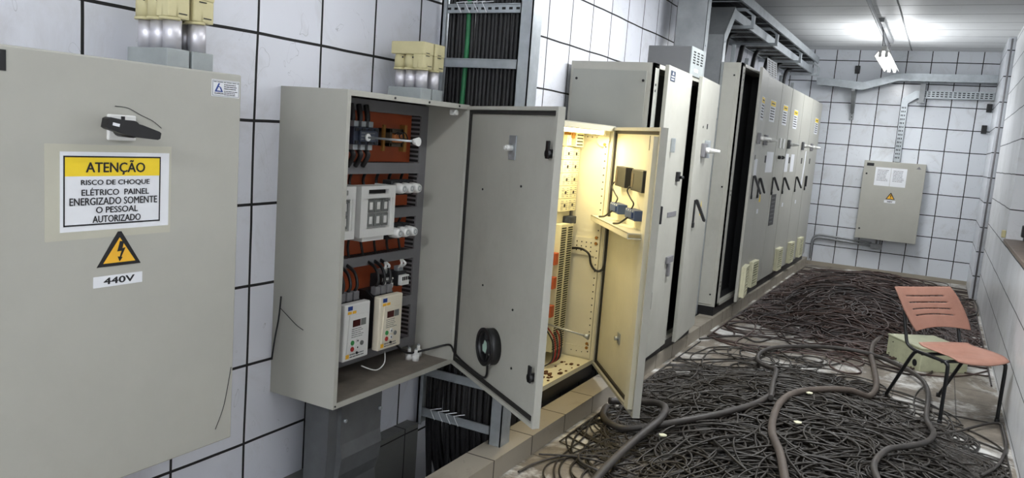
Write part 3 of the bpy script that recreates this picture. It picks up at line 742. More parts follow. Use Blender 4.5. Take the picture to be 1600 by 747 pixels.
MB().cyl((0, -.085, -.003), (0, -.05, .001), .02, 14, .01).build('cup', GALV, t)
for i in range(5):
    cable('red_wire', [(-2.18, 4.62+.03*i, .47), (-2.12, 4.63+.03*i, .38+.01*i), (-2.1, 4.6+.03*i, .27), (-2.14, 4.55+.03*i, .225)], .005, REDW if i % 2 else BLACK, ('red' if i % 2 else 'black')+' wire bunched at the bottom of the lit cabinet', 'wire', ('red' if i % 2 else 'black')+' wires at the bottom of the lit cabinet')
m = MB()
for k in range(30):
    a, b_ = random.uniform(4.3, 4.8), random.uniform(-2.12, -1.99); s_ = random.uniform(.006, .02)
    m.bx(b_, b_+s_, a, a+s_*1.5, .2155, .2155+s_*.5)
tag(m.build('debris', DIRTB), 'brown crumbled debris on the floor of the lit cabinet', 'debris', None, 'stuff')
t = thing('cabinet_lamp', 'small glowing fluorescent lamp under the roof of the lit cabinet', 'lamp', left_frame(-2.0, 4.08, 1.775))
MB().bx(0, .8, -.02, .02, .018, .028).build('base', WHITE, t)
MB().cyl((.01, 0, 0), (.79, 0, 0), .013, 14).build('tube', TUBEW, t)
for a in (.79, -.02): MB().bx(a, a+.035, -.015, .015, -.015, .03, .003).build('socket', WHITE, t)
la = bpy.data.lights.new('cabinet_lamp_light', 'AREA'); la.shape = 'RECTANGLE'; la.size = .75; la.size_y = .03; la.energy = CAB_W; la.color = (1, .83, .48)
lo = bpy.data.objects.new('cabinet_lamp_light', la); place(lo, t, left_frame(-2.0, 4.08, 1.775) @ TL(.4, 0, -.02))
cable('rail_cable', [(-2.17, 4.93, .978), (-2.12, 4.925, .985), (-2.07, 4.92, .977), (-2.035, 4.92, .95), (-2.02, 4.925, .89), (-1.99, 4.93, .853), (-1.955, 4.94, .85), (-1.93, 4.95, .9), (-1.925, 4.955, 1.1), (-1.925, 4.955, 1.24)], .008, BLACK, 'black cable bundle sagging across the side rail of the lit cabinet', 'cable')
# open door of the lit cabinet
H3 = Vector((-1.945, 4.985, .19)); F3 = Vector((-1.335, 4.14, .19)); dd = F3-H3
D3 = dir_frame(H3.x, H3.y, H3.z, dd.x, dd.y); dw, dh = dd.length, 1.628
dm = MB().bx(0, dw, 0, .014, 0, dh)
for a in ((0, .02, 0, dh), (dw-.02, dw, 0, dh), (.02, dw-.02, 0, .02), (.02, dw-.02, dh-.02, dh)): dm.bx(a[0], a[1], -.028, 0, a[2], a[3])
d3 = dm.build('door', [PAND], c3, D3)
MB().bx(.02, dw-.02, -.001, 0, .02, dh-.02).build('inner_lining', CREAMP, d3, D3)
g = MB()
for a in ((.022, .04, .022, dh-.022), (.04, dw-.04, .022, .04), (.04, dw-.04, dh-.04, dh-.022)): g.bx(a[0], a[1], -.014, -.001, a[2], a[3])
g.build('gasket', GASK, d3, D3)
m = MB().bx(dw-.13, dw-.055, -.045, -.001, .03, dh-.05)
m.mat(1)
for z in (.1, .2, .32, .45, .6, .75, .95, 1.2, 1.42): m.bx(dw-.131, dw-.1295, -.03, -.02, z, z+.02)
m.bx(dw-.125, dw-.118, -.0465, -.044, 1.5, 1.58)
m.build('lock_channel', [CREAMP, INK], d3, D3)
MB().bx(.0, .93, -.125, -.001, 1.028, 1.034).bx(.0, .93, -.125, -.12, 1.0, 1.034).bx(.9, .93, -.125, -.03, 1.0, 1.006).build('wire_shelf', CREAMP, d3, D3)
for x in (.2, .5): MB().bx(x, x+.01, -.1, -.001, 1.0, 1.028).build('shelf_bracket', CREAMP, d3, D3)
for i, (s0, l) in enumerate(((.24, 'left'), (.61, 'right'))):
    W = D3 @ TL(s0, -.001, 1.258)
    t = thing('panel_meter', 'black square meter back on the lit cabinet door, %s one' % l, 'meter', W)
    MB().bx(.03, .26, -.05, 0, 0, .125, .004).build('case', BLACK, t)
    m = MB()
    for k in range(4): m.bx(.0, .05, -.035-.008*(k % 2), -.02, .015+.026*k, .033+.026*k, .002)
    m.bx(.03, .075, -.0515, -.05, .02, .1); m.build('terminals', IRON, t)
    W = D3 @ TL(s0+.0, -.001, 1.09)
    t = thing('pushbutton_block', 'blue contact block above the door shelf, below the %s meter' % l, 'contact block', W)
    MB().bx(.0, .2, -.06, 0, 0, .06, .004).bx(.03, .17, -.07, -.055, .012, .05, .003).build('body', BLUEB, t)
    m = MB()
    for k in range(4): m.cyl((.03+.045*k, -.064, .05), (.03+.045*k, -.058, .05), .008, 8)
    m.build('screw', GALV, t)
    P_ = lambda x, y, z: tuple(D3 @ Vector((x, y, z)))
    cable('meter_lead', [P_(s0+.02, -.05, 1.28), P_(s0+.0, -.06, 1.25), P_(s0+.05, -.05, 1.21), P_(s0+.09, -.04, 1.18), P_(s0+.07, -.05, 1.14)], .0045, BLACK, 'black lead from the %s meter down to its blue block' % l, 'wire')
    cable('block_lead', [P_(s0+.07, -.06, 1.1), P_(s0+.03, -.08, 1.07), P_(s0-.02, -.09, 1.05), P_(s0-.1, -.1, 1.04)], .006, BLACK, 'black lead lying on the door shelf under the %s blue block' % l, 'wire')
MB().bx(.5, .56, -.006, -.001, .29, .36, .002).cyl((.53, -.03, .325), (.53, -.005, .325), .014, 12).build('handle_shaft_cup', GALV, d3, D3)
b = MB()
for z in (.15, .8, 1.45): b.cyl((-.004, -.01, z-.05), (-.004, -.01, z+.05), .009, 10)
b.build('hinge', GALV, d3, D3)
MB().bx(dw-.09, dw-.04, .014, .03, .62, .72, .004).bx(dw-.08, dw-.05, .03, .045, 1.1, 1.2, .004).build('outer_handle', BLACK, d3, D3)

# ------------------------------------------------------------------ floor cabinets beyond
def floor_cab(name, label, X, y0, y1, z1, open_front=True, side_panel=True, dep=.6):
    W = left_frame(X, y0, .2); w_ = y1-y0; h_ = z1-.2
    t = thing(name, label, 'electrical cabinet', W)
    if open_front:
        shell(0, w_, 0, h_, dep, .03, 0).build('body', PAND, t)
        MB().bx(.03, w_-.03, .14, .15, .03, h_-.03).bx(.0305, .034, .05, .14, .03, h_-.03).bx(w_-.034, w_-.0305, .05, .14, .03, h_-.03).bx(.03, w_-.03, .05, .14, .03, .034).build('interior_shade_lining', DARKI, t)  # near-black lining: shade of the unlit inside put in as colour
    else:
        MB().bx(0, w_, .022, dep, 0, h_).build('body', PAND, t)
    MB().bx(0, w_, .02, dep, -.09, 0).build('plinth', BLACK, t)
    if side_panel:
        MB().bx(-.008, 0, .045, dep-.02, .02, h_-.055, .002).build('side_panel', PAND if X < -1.77 else SIDEG, t)
        b = MB()
        for z in (.12, h_*.5, h_-.12):
            b.cyl((-.012, .065, z), (-.006, .065, z), .009, 8)
            b.cyl((-.012, dep-.05, z), (-.006, dep-.05, z), .009, 8)
        b.build('screw', INK, t)
    return t, W
def cdoor(t, hx, hy, fx_, fy_, z0, h, th=.028, mat=None):
    """door slab hinged at (hx, hy) with its free edge at (fx_, fy_): local +y looks out of the cabinet"""
    D = dir_frame(hx, hy, z0, fx_-hx, fy_-hy); L = math.hypot(fx_-hx, fy_-hy)
    d = MB().bx(0, L, -th/2, th/2, 0, h, .003).build('door', mat or PAND, t, D)
    return d, D, L
def lever(par, W, x, z, out=.075, h=.2):
    """black swing lever; W is a frame whose -y looks outwards"""
    l = MB().bx(x-.016, x+.016, -.012, 0, z, z+h, .004).bx(x-.022, x+.022, -.016, 0, z-.02, z+.02, .004).build('lever_base', BLACK, par, W)
    MB().prism([(-.012, z+h+.005), (-.02, z+h+.005), (-.03, z+h), (-out-.01, z+.05), (-out-.006, z+.035), (-out+.008, z+.04), (-.012, z+h-.02)], x-.013, x+.013, 'x').build('lever_arm', BLACK, l, W)
def knob(par, W, x, z, mat, cone=WHITE):
    k = MB().bx(x-.05, x+.05, -.03, 0, z-.055, z+.055, .006).build('switch_base', mat, par, W)
    MB().cyl((x, -.03, z), (x, -.06, z), .025, 14).build('switch_collar', cone, k, W)
    MB().cyl((x, -.06, z), (x, -.14, z), .022, 12, .01).build('switch_knob', cone, k, W)
def notice(par, W, x, z, w_=.29, h_=.24):
    s_ = MB().bx(x, x+w_, -.0015, 0, z, z+h_).build('warning_sign', PAPER, par, W, 'white notice with a yellow heading')
    MB().bx(x+.03*w_, x+.97*w_, -.0022, -.0015, z+h_*.72, z+h_*.96).build('yellow_band', YELL, s_, W)
    m = MB(); rows(m, x+.1*w_, x+.9*w_, z+.06*h_, z+h_*.68, 5, -.0022, fill=.45, rag=.15); rows(m, x+.2*w_, x+.8*w_, z+h_*.78, z+h_*.9, 1, -.003, rag=.02)
    m.build('small_print', INK, s_, W)
def vent(par, W, x, z, w_=.3, h_=.29, d=.05):
    v = MB().bx(x, x+w_, -d*.5, 0, z, z+h_, .004).bx(x, x+.02, -d, -d*.5, z, z+h_, .003).bx(x+w_-.02, x+w_, -d, -d*.5, z, z+h_, .003).bx(x+.02, x+w_-.02, -d, -d*.5, z+h_-.02, z+h_).bx(x+.02, x+w_-.02, -d, -d*.5, z, z+.02)
    n = 9
    for i in range(n):
        zz = z+.03+(h_-.06)*i/(n-1); v.bx(x+.02, x+w_-.02, -d, -d*.5, zz-.004, zz+.004)
    vo = v.build('vent', CREAMV, par, W, 'cream plastic louvred vent')
    MB().bx(x+.02, x+w_-.02, -d*.5-.003, -d*.5, z+.02, z+h_-.02).build('vent_mesh', SLOT, vo, W)
def minus_y(D):  return D @ TL(0, .014, 0) @ Matrix.Rotation(math.pi, 4, 'Z')   # frame on the outer face of a door, x reversed

# grey cabinet behind the lit one
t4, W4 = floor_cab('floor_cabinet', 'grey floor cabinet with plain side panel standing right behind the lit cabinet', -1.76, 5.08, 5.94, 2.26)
b = MB().bx(.0, .11, 0.0, .012, 0, 2.06); b.mat(1)
for z in (.15, .5, 1.0, 1.5, 1.88, 1.92): b.cyl((.06, -.002, z), (.06, 0, z), .009, 8)
b.build('front_post', [SIDEG, INK], t4)
d4, D4, L4 = cdoor(t4, -1.742, 5.86, -1.71, 5.2, .2, 2.06)
O = minus_y(D4)
MB().bx(-L4+.05, -L4+.17, -.002, 0, 1.96, 2.03).build('name_plate', pm('navy_plate', (48, 60, 82), .5), d4, O, 'small dark blue plate with pale emblem at the top of the door')
m = MB(); rows(m, -L4+.065, -L4+.155, 1.965, 2.0, 2, -.0026); m.prism([(-L4+.09, 2.005), (-L4+.13, 2.005), (-L4+.11, 2.026)], -.0026, -.002); m.build('plate_print', PAPER, d4, O)
MB().bx(-.12, -.01, -.0015, 0, 1.965, 2.03).build('paper_tag', PAPER, d4, O)
MB().bx(-.2, -.13, -.02, 0, 1.27, 1.34, .003).cyl((-.15, -.05, 1.3), (-.15, -.02, 1.3), .012, 10).build('lock', BLACK, d4, O)
MB().bx(-.33, -.08, -.004, 0, 1.01, 1.045).build('dark_strip', DUCT, d4, O)
MB().bx(-.25, -.08, -.018, 0, .66, .71, .003).bx(-.2, -.16, -.022, 0, .56, .66, .003).build('lower_latch', DUCT, d4, O)
MB().bx(-.43, -.41, -.03, 0, 1.48, 1.58, .004).build('pull_handle', GALV, d4, O)
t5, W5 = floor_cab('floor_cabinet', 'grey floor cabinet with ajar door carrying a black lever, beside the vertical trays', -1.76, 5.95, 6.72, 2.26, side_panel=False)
d5, D5, L5 = cdoor(t5, -1.745, 6.70, -1.69, 5.96, .2, 2.06)
O = minus_y(D5)
knob(d5, O, -L5+.26, 1.51, DUCT); MB().bx(-L5+.33, -L5+.36, -.045, 0, 1.45, 1.59, .004).build('lock_bar', GALV, d5, O)
lever(d5, O, -L5+.17, .92, .09, .2)
MB().prism([(-L5+.43, .98), (-L5+.46, 1.1), (-L5+.49, .98)], -.0015, 0).build('triangle_label', YELL, d5, O)
m = MB(); m.cyl((-L5+.2, -.003, 1.69), (-L5+.2, 0, 1.69), .01, 8); m.bx(-L5+.35, -L5+.38, -.003, 0, 1.68, 1.72); m.build('indicator', INK, d5, O)

# dark box on top of those two
t = thing('dark_metal_box', 'dark grey louvred metal box on top of the grey floor cabinets', 'box', TL(-2.09, 5.86, 2.26))
MB().bx(0, .335, 0, .36, 0, .21, .003).build('case', BOXD, t)
m = MB().bx(.335, .34, .0, .36, 0, .21); m.mat(1)
for r_ in range(5):
    for c_ in range(3): m.bx(.3395, .341, .05+.1*c_, .11+.1*c_, .09+.02*r_, .1+.02*r_)
m.build('vented_end', [GBOX, SLOT], t)
MB().bx(.34, .342, .1, .2, .03, .055).build('label', PAPER, t)

# far row
FX = -1.78
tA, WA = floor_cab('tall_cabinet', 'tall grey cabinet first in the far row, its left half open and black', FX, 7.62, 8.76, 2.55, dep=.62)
b = MB().bx(0, .13, 0, .012, 0, 2.35); b.mat(1)
for z in (.2, .24, 1.1, 1.14, 2.2, 2.26): b.cyl((.09, -.002, z), (.09, 0, z), .009, 8)
b.build('front_post', [PAN, INK], tA)
dA, DA, LA = cdoor(tA, -1.762, 8.75, -1.694, 8.06, .2, 2.36, mat=PAN)
O = minus_y(DA)
notice(dA, O, -LA+.22, 1.86, .27, .24); lever(dA, O, -LA+.2, 1.07, .09, .22); knob(dA, O, -LA+.2, 1.67, DUCT)
vent(dA, O, -LA+.12, .03, .3, .32)
MB().bx(-LA+.15, -LA+.2, -.002, 0, 1.45, 1.5).build('black_tag', INK, dA, O); MB().bx(-LA+.2, -LA+.45, -.0015, 0, 1.25, 1.46).build('paper_sheet', PAPER, dA, O)
def far(label, y0, y1):
    t, W = floor_cab('tall_cabinet', label, FX, y0, y1, 2.55, open_front=False, side_panel=False, dep=.62)
    MB().bx(.004, y1-y0-.004, -.004, .02, .01, 2.35, .003).build('door', PAN, t)
    return t, W @ TL(0, -.004, 0)
Zr = lambda z: z-.2
tB, WB = far('tall grey cabinet in the far row with printed sheet standing on its roof', 8.77, 9.70)
u = lambda y: y-8.77
notice(tB, WB, u(9.12), Zr(2.08)); knob(tB, WB, u(9.0), Zr(1.87), DUCT); lever(tB, WB, u(8.95), Zr(1.25), .075, .2); vent(tB, WB, u(8.96), Zr(.22))
MB().bx(u(9.23), u(9.62), -.0015, 0, Zr(1.51), Zr(1.745)).build('paper_sheet', PAPER, tB, WB); MB().bx(u(9.14), u(9.22), -.002, 0, Zr(1.62), Zr(1.7)).build('black_tag', INK, tB, WB)
MB().bx(u(9.02), u(9.1), -.0015, 0, Zr(1.05), Zr(1.1)).build('white_tag', PAPER, tB, WB); MB().prism([(u(9.08), Zr(1.18)), (u(9.12), Zr(1.28)), (u(9.16), Zr(1.18))], -.0015, 0).build('triangle_label', YELL, tB, WB)
tC, WC = far('tall grey cabinet in the far row with long black plate and indicator lights', 9.71, 10.40)
u = lambda y: y-9.71
notice(tC, WC, u(9.9), Zr(2.08)); lever(tC, WC, u(9.76), Zr(1.26), .08, .19)
MB().bx(u(9.8), u(10.1), -.003, 0, Zr(.86), Zr(1.24), .001).build('black_plate', BLACK, tC, WC, 'long black mimic plate'); m = MB(); rows(m, u(9.83), u(10.07), Zr(.88), Zr(1.22), 7, -.004, fill=.3); m.build('plate_print', DUCT, tC, WC)
for y in (9.94, 10.16):
    MB().bx(u(y)-.045, u(y)+.045, -.012, 0, Zr(1.8), Zr(1.92), .004).build('indicator', WHITE, tC, WC)
    MB().cyl((u(y), -.03, Zr(1.69)), (u(y), 0, Zr(1.69)), .022, 12).bx(u(y)-.04, u(y)+.04, -.04, -.02, Zr(1.68), Zr(1.7)).build('selector_switch', BLACK, tC, WC)
tD, WD = far('tall grey cabinet in the far row, third from the end wall', 10.42, 11.32)
u = lambda y: y-10.42
notice(tD, WD, u(10.67), Zr(2.07)); knob(tD, WD, u(10.5), Zr(1.86), BOXD); lever(tD, WD, u(10.47), Zr(1.25), .085, .19); vent(tD, WD, u(10.5), Zr(.23))
MB().bx(u(10.44), u(10.66), -.0015, 0, Zr(1.51), Zr(1.74)).build('paper_sheet', PAPER, tD, WD); MB().bx(u(10.85), u(11.1), -.0015, 0, Zr(1.51), Zr(1.74)).build('paper_sheet', PAPER, tD, WD); MB().bx(u(10.7), u(10.78), -.002, 0, Zr(1.62), Zr(1.7)).build('black_tag', INK, tD, WD)
MB().bx(u(10.58), u(10.66), -.0015, 0, Zr(1.06), Zr(1.11)).build('white_tag', PAPER, tD, WD)
tE, WE = far('tall grey cabinet in the far row with white strip hanging down its door', 11.33, 12.15)
u = lambda y: y-11.33
knob(tE, WE, u(11.6), Zr(1.865), BOXD); lever(tE, WE, u(11.42), Zr(1.25), .085, .19); vent(tE, WE, u(11.42), Zr(.23)); MB().bx(u(11.7), u(11.78), -.002, 0, Zr(1.62), Zr(1.7)).build('black_tag', INK, tE, WE)
MB().prism([(u(11.9), Zr(1.3)), (u(12.0), Zr(1.3)), (u(12.07), Zr(1.6)), (u(12.08), Zr(1.8)), (u(12.0), Zr(1.8)), (u(11.97), Zr(1.6))], -.003, 0).build('paper_strip', PAPER, tE, WE)
MB().bx(u(11.6), u(11.68), -.0015, 0, Zr(1.06), Zr(1.11)).build('white_tag', PAPER, tE, WE)
tF, WF = far('tall grey cabinet at the end of the far row, against the end wall', 12.17, 13.12)
u = lambda y: y-12.17
notice(tF, WF, u(12.56), Zr(2.07), .32); knob(tF, WF, u(12.42), Zr(1.865), DUCT); lever(tF, WF, u(12.28), Zr(1.25), .02, .19); vent(tF, WF, u(12.25), Zr(.23)); MB().bx(u(12.45), u(12.53), -.002, 0, Zr(1.62), Zr(1.7)).build('black_tag', INK, tF, WF)
W = left_frame(FX-.02, 8.9, 2.551)
m = MB().bx(0, .55, 0, .002, 0, .2, 0, Matrix.Rotation(-.12, 4, 'X')); o = tag(m.build('printed_sheet', PAPER, None, W), 'white printed sheet standing on the roof of a far cabinet', 'sheet')
for c_ in range(3):
    m = MB()
    for k in range(7): m.bx(.05+.17*c_, .16+.17*c_, -.0008, 0, .025+.024*k, .037+.024*k, 0, Matrix.Rotation(-.12, 4, 'X'))
    m.build('printing', INK, o, W)

# ------------------------------------------------------------------ vertical trays and overhead trays
t = thing('vertical_tray', 'grey galvanised vertical tray rising to the ceiling behind the dark metal box', 'cable tray', TL(-2.22, 6.86, .11))
MB().bx(0, .27, 0, .004, 0, 3.3).build('back_sheet', GALD, t)
for x in (0, .266):
    MB().bx(x, x+.004, 0, .1, 0, 3.3).build('flange', GALV, t)
b = MB()
for z in (2.5, 2.72, 2.9): b.cyl((.27, .05, z), (.276, .05, z), .009, 6)
b.build('bolt', GALV, t)
t = thing('vertical_tray', 'bluish galvanised vertical tray bending into the overhead tray, beside the far cabinet row', 'cable tray', TL(-2.22, 7.5, .11))
def ysheet(x0, x1, zs):
    return MB().prism([(a[0], a[1]) for a in zs], x0, x1, 'x')
ysheet(0, .27, [(0, 0), (0, 2.68), (.3, 2.98), (.303, 2.976), (.004, 2.678), (.004, 0)]).build('back_sheet', GALD, t)
for x in (0, .266): ysheet(x, x+.004, [(0, 0), (0, 2.68), (.3, 2.98), (.4, 2.94), (.1, 2.64), (.1, 0)]).build('flange', GALV, t)
b = MB()
for z in (1.9, 2.0, 2.3, 2.36, 2.62): b.cyl((.27, .05, z), (.276, .05, z), .009, 6)
b.build('bolt', GALV, t)
def rail_tray(label, y0, y1, x0, x1, z, hgt, nr):
    t = thing('overhead_tray', label, 'cable tray', TL(x0, y0, z))
    for x in (0, x1-x0): MB().bx(x-.003, x+.003, 0, y1-y0, 0, hgt).bx(x-.02 if x else x, x if x else x+.02, 0, y1-y0, 0, .004).bx(x-.02 if x else x, x if x else x+.02, 0, y1-y0, hgt-.004, hgt).build('rail', GALV, t)
    for i in range(nr):
        y = (i+.5)*(y1-y0)/nr; MB().bx(.0, x1-x0, y-.02, y+.02, .004, .012).build('rung', GALV, t)
rail_tray('lower galvanised overhead tray along the far cabinet row, carrying black cables', 7.8, 13.05, -2.34, -1.96, 2.985, .09, 14)
rail_tray('upper galvanised overhead tray just under the ceiling, above the lower one', 5.0, 13.05, -2.34, -1.90, 3.152, .09, 18)
for i, (y, l) in enumerate(((8.2, 'nearest'), (9.47, 'second'), (11.15, 'third'), (12.85, 'farthest'))):
    t = thing('tray_bracket', 'C-shaped galvanised bracket holding the overhead trays, %s one' % l, 'bracket', TL(-2.4, y, 2.95), 'brackets of the overhead trays')
    m = MB().bx(0, .55, 0, .05, 0, .03).bx(.52, .55, 0, .05, .03, .125).bx(0, .45, 0, .05, .17, .2)
    m.prism([(.45, .17), (.45, .2), (.55, .125), (.52, .125)], 0, .05)
    m.build('arm', GALV, t)
for lv, (zc, y0) in enumerate(((3.018, 7.75), (3.185, 5.0))):
    for i in range(11):
        x = -2.31+.033*i
        cable('tray_cable', [(x, y0, zc), (x+.006, 9, zc+.006), (x-.004, 11, zc), (x, 13.0, zc)], .0165, CABL, 'black cable lying along the %s overhead tray among others' % ('upper' if lv else 'lower'), 'cable', 'black cables in the %s overhead tray' % ('upper' if lv else 'lower'), 7, 4)
for i in range(7):
    y = 8.0+.72*i
    cable('drop_cable', [(-2.25-.03*(i % 3), y, 2.56), (-2.26, y+.02, 2.75), (-2.24, y+.06, 2.95), (-2.2, y+.2, 3.0)], .028, CABL, 'black cable dropping from the lower overhead tray into a far cabinet', 'cable', 'cables dropping into the far cabinets', 7, 5)
for i, (y, h_) in enumerate(((7.9, .2), (8.5, .14), (10.45, .16), (11.3, .15))):
    tag(MB().bx(-1.97, -1.965, y, y+.06, 2.55, 2.55+h_).bx(-1.97, -1.93, y, y+.004, 2.55, 2.55+h_).build('angle_bracket', GALV), 'short upright galvanised angle on a far cabinet roof, %s from the near end' % ('first', 'second', 'third', 'fourth')[i], 'bracket')

# ------------------------------------------------------------------ end wall fittings
t = thing('end_wall_tray', 'galvanised tray crossing the end wall with a raised right part', 'cable tray', TL(0, 13.2, 0))
m = MB(); zs = [(-1.92, 2.86), (-1.25, 2.79), (-.77, 2.945), (.50, 2.96)]
poly = zs + [(a, b_+.11) for a, b_ in zs[::-1]]
zs[0] = (-1.92, 2.83); 
poly = [(-1.92, 2.845), (-1.66, 2.835), (-1.25, 2.79+.0), (-.77, 2.945), (.50, 2.955), (.50, 3.065), (-.77, 3.055), (-1.25, 2.905), (-1.66, 2.945), (-1.92, 2.955)]
m.prism(poly, 0, .005).build('front_rail', GALV, t)
m = MB().prism([(p[0], p[1]+.01) for p in poly], .25, .255); m.build('back_rail', GALV, t)
m = MB()
for a, b_ in zip(poly[:4], poly[1:5]):
    n = max(2, int((b_[0]-a[0])/.25))
    for k in range(n):
        f_ = (k+.5)/n; x = a[0]+(b_[0]-a[0])*f_; z = a[1]+(b_[1]-a[1])*f_; m.bx(x-.02, x+.02, .005, .25, z+.004, z+.012)
m.build('rung', GALV, t)
for i in range(4):
    y = 13.25+.045*i
    cable('end_wall_cable', [(-1.9, y, 2.885), (-1.66, y, 2.88), (-1.25, y, 2.835), (-.77, y, 2.98), (-.2, y, 2.985), (.45, y, 2.99)], .016, CABL, 'black cable lying in the tray across the end wall', 'cable', 'cables in the end wall tray', 7)
t = thing('wall_bracket', 'perforated steel cantilever bracket under the left part of the end wall tray', 'bracket', TL(-1.40, 13.2, 2.35))
m = MB().bx(0, .05, .25, .298, 0, .45).bx(0, .05, 0, .25, .42, .45); m.prism([(.25, .1), (.25, .14), (.05, .42), (.02, .42)], .0, .05, 'x')
m.mat(1)
for k in range(8): m.bx(.018, .032, .2488, .2502, .03+.05*k, .05+.05*k)
m.build('arm', [GALD, SLOT], t)
t = thing('perforated_channel', 'perforated galvanised channel from the end wall panel up and right along the wall', 'cable tray', TL(0, 13.40, 0))
m = MB().bx(-.70, -.61, 0, .09, 1.75, 2.63); m.prism([(-.70, 2.63), (-.61, 2.63), (-.50, 2.715), (.5, 2.73), (.5, 2.84), (-.53, 2.825), (-.70, 2.69)], 0, .09)
m.mat(1)
for k in range(14):
    for x in (-.685, -.665, -.64): m.bx(x, x+.012, -.001, .001, 1.80+.058*k, 1.825+.058*k)
for k in range(16):
    for z in (2.745, 2.775, 2.803): m.bx(-.42+.057*k, -.385+.057*k, -.001, .001, z, z+.014)
m.build('channel', [GALV, SLOT], t)
tag(MB().bx(-.47, -.40, 13.30, 13.49, 2.66, 2.92).bx(-.49, -.38, 13.3, 13.4, 2.64, 2.66).build('channel_clamp', GALD), 'galvanised clamp hanging the perforated channel near its bend', 'bracket')
t = thing('wall_panel', 'pale grey closed panel hung on the tiled end wall with pinned papers', 'electrical panel', TL(-1.09, 13.28, .54))
MB().bx(.005, .845, .02, .22, .005, 1.195).build('body', PAND, t)
MB().bx(0, .85, 0, .02, 0, 1.2, .004).build('door', PAN, t)
MB().bx(.04, .14, -.002, 0, 1.12, 1.165).build('name_tag', INK, t)
for x in (.17, .39):
    p_ = MB().bx(x, x+.215, -.002, 0, .83, 1.11).build('paper_sheet', PAPER, t)
    m = MB(); rows(m, x+.03, x+.19, .9, 1.08, 8, -.0028, fill=.35); m.build('small_print', DUCT, p_)
triangle('hazard_triangle', t, .425, .635, .13, .1, -.002)
p_ = MB().bx(.345, .50, -.0015, 0, .58, .62).build('voltage_label', PAPER, t); text('sign_text', '440V', .385, .46, .588, .612, -.0022, INK, p_, None, .0012)
MB().prism([(.72, 1.12), (.79, 1.12), (.755, 1.16)], -.0015, 0).build('emblem', DUCT, t)
b = MB()
for z in (.15, 1.0): b.cyl((.05, -.01, z), (.05, 0, z), .014, 12)
b.build('lock', INK, t)
def socket(x, z, label): tag(MB().bx(x-.035, x+.035, 13.46, 13.5, z-.06, z+.06, .005).bx(x-.02, x+.02, 13.455, 13.47, z-.025, z+.025, .003).build('wall_box', BLACK), label, 'wall box')
socket(.455, 2.62, 'small black wall box under the right end of the perforated channel')
socket(.43, 2.31, 'small black wall box on the end wall, lower of the right two')
socket(-1.38, 3.12, 'small black wall box above the end wall tray near the lamp')
t = thing('conduit_run', 'pair of grey conduits low on the end wall ending in a small box', 'conduit', TL(0, 0, 0))
for i in range(2):
    MB().tube(spline([(-1.72, 13.46, .1), (-1.72, 13.46, .36+.04*i), (-1.66, 13.46, .44+.045*i), (-1.5, 13.46, .45+.045*i), (-.85, 13.46, .42+.045*i)], 6), .016, 8).build('pipe', PIPE, t)
    MB().cyl((-.78+.05*i, 13.46, .44), (-.78+.05*i, 13.46, .56), .014, 8).build('pipe', PIPE, t)
MB().bx(-.86, -.7, 13.43, 13.5, .38, .46, .005).build('junction_box', PIPE, t)

# ------------------------------------------------------------------ ceiling conduit and fluorescent fixtures
tag(MB().cyl((-.86, YF+.2, 3.36), (-.92, 12.4, 3.36), .022, 10).bx(-.95, -.85, 10.5, 12.4, 3.375, 3.42).build('ceiling_conduit', PIPE), 'long grey conduit running down the white ceiling above the lamp', 'conduit')
def lamp(x, y, label, watt):
    W = TL(x, y, 3.02); L2 = .9
    t = thing('fluorescent_fixture', label, 'lamp', W)
    m = MB()
    m.prism([(-.10, -.02), (-.055, .05), (.055, .05), (.10, -.02), (.094, -.02), (.05, .042), (-.05, .042), (-.094, -.02)], -L2, L2, 'y')
    m.bx(-.03, .03, -L2, L2, .05, .1); m.build('reflector', WHITE, t)
    for s_ in (-.035, .035): MB().cyl((s_, -L2+.03, -.005), (s_, L2-.03, -.005), .015, 12).build('tube', TUBE, t)
    for s_ in (-.035, .035):
        for e in (-1, 1): MB().bx(s_-.018, s_+.018, e*(L2-.015)-.015, e*(L2-.015)+.015, -.03, .042).build('socket', WHITE, t)
    for e in (-.7, .7):
        MB().tube([(-.03, e, .1), (-.06, e+.12, .34)], .006, 6).tube([(.0, e, .1), (-.06, e-.1, .34)], .006, 6).build('hanger', DUCT, t)
    la = bpy.data.lights.new('fixture_light', 'AREA'); la.shape = 'RECTANGLE'; la.size = .17; la.size_y = 1.75; la.energy = watt; la.color = (.96, .98, 1)
    la.spread = math.pi
    place(bpy.data.objects.new('fixture_light', la), t, W @ TL(0, 0, -.03))
    for q in (-1, 1):     # light leaving the open sides of the reflector
        lb = bpy.data.lights.new('fixture_side_light', 'AREA'); lb.shape = 'RECTANGLE'; lb.size = .06; lb.size_y = 1.7; lb.energy = watt*.38; lb.color = (.96, .98, 1)
        place(bpy.data.objects.new('fixture_side_light', lb), t, W @ TL(q*.13, 0, .0) @ Matrix.Rotation(math.atan2(-q*.82, -.57), 4, 'Y'))
for i, (x, y) in enumerate(LAMPS):
    lamp(x, y, ('glowing twin-tube lamp hung from the ceiling at the camera end of the room', 'glowing twin-tube lamp above the open cabinets', 'glowing twin-tube lamp above the cable heap', 'glowing twin-tube fluorescent lamp hanging near the end wall')[i], LAMP_W[i])

# ------------------------------------------------------------------ chair
A = Vector((.19, 5.95)); Cc = Vector((.54, 6.27))     # feet of the front legs
ax = (Cc-A).normalized(); W = Matrix(((ax.x, -ax.y, 0, (A.x+Cc.x)/2), (ax.y, ax.x, 0, (A.y+Cc.y)/2), (0, 0, 1, 0), (0, 0, 0, 1)))
t = thing('stacking_chair', 'terracotta plastic chair with black tube legs standing by the cable heap', 'chair', W)
hw = (Cc-A).length/2; SH = .43
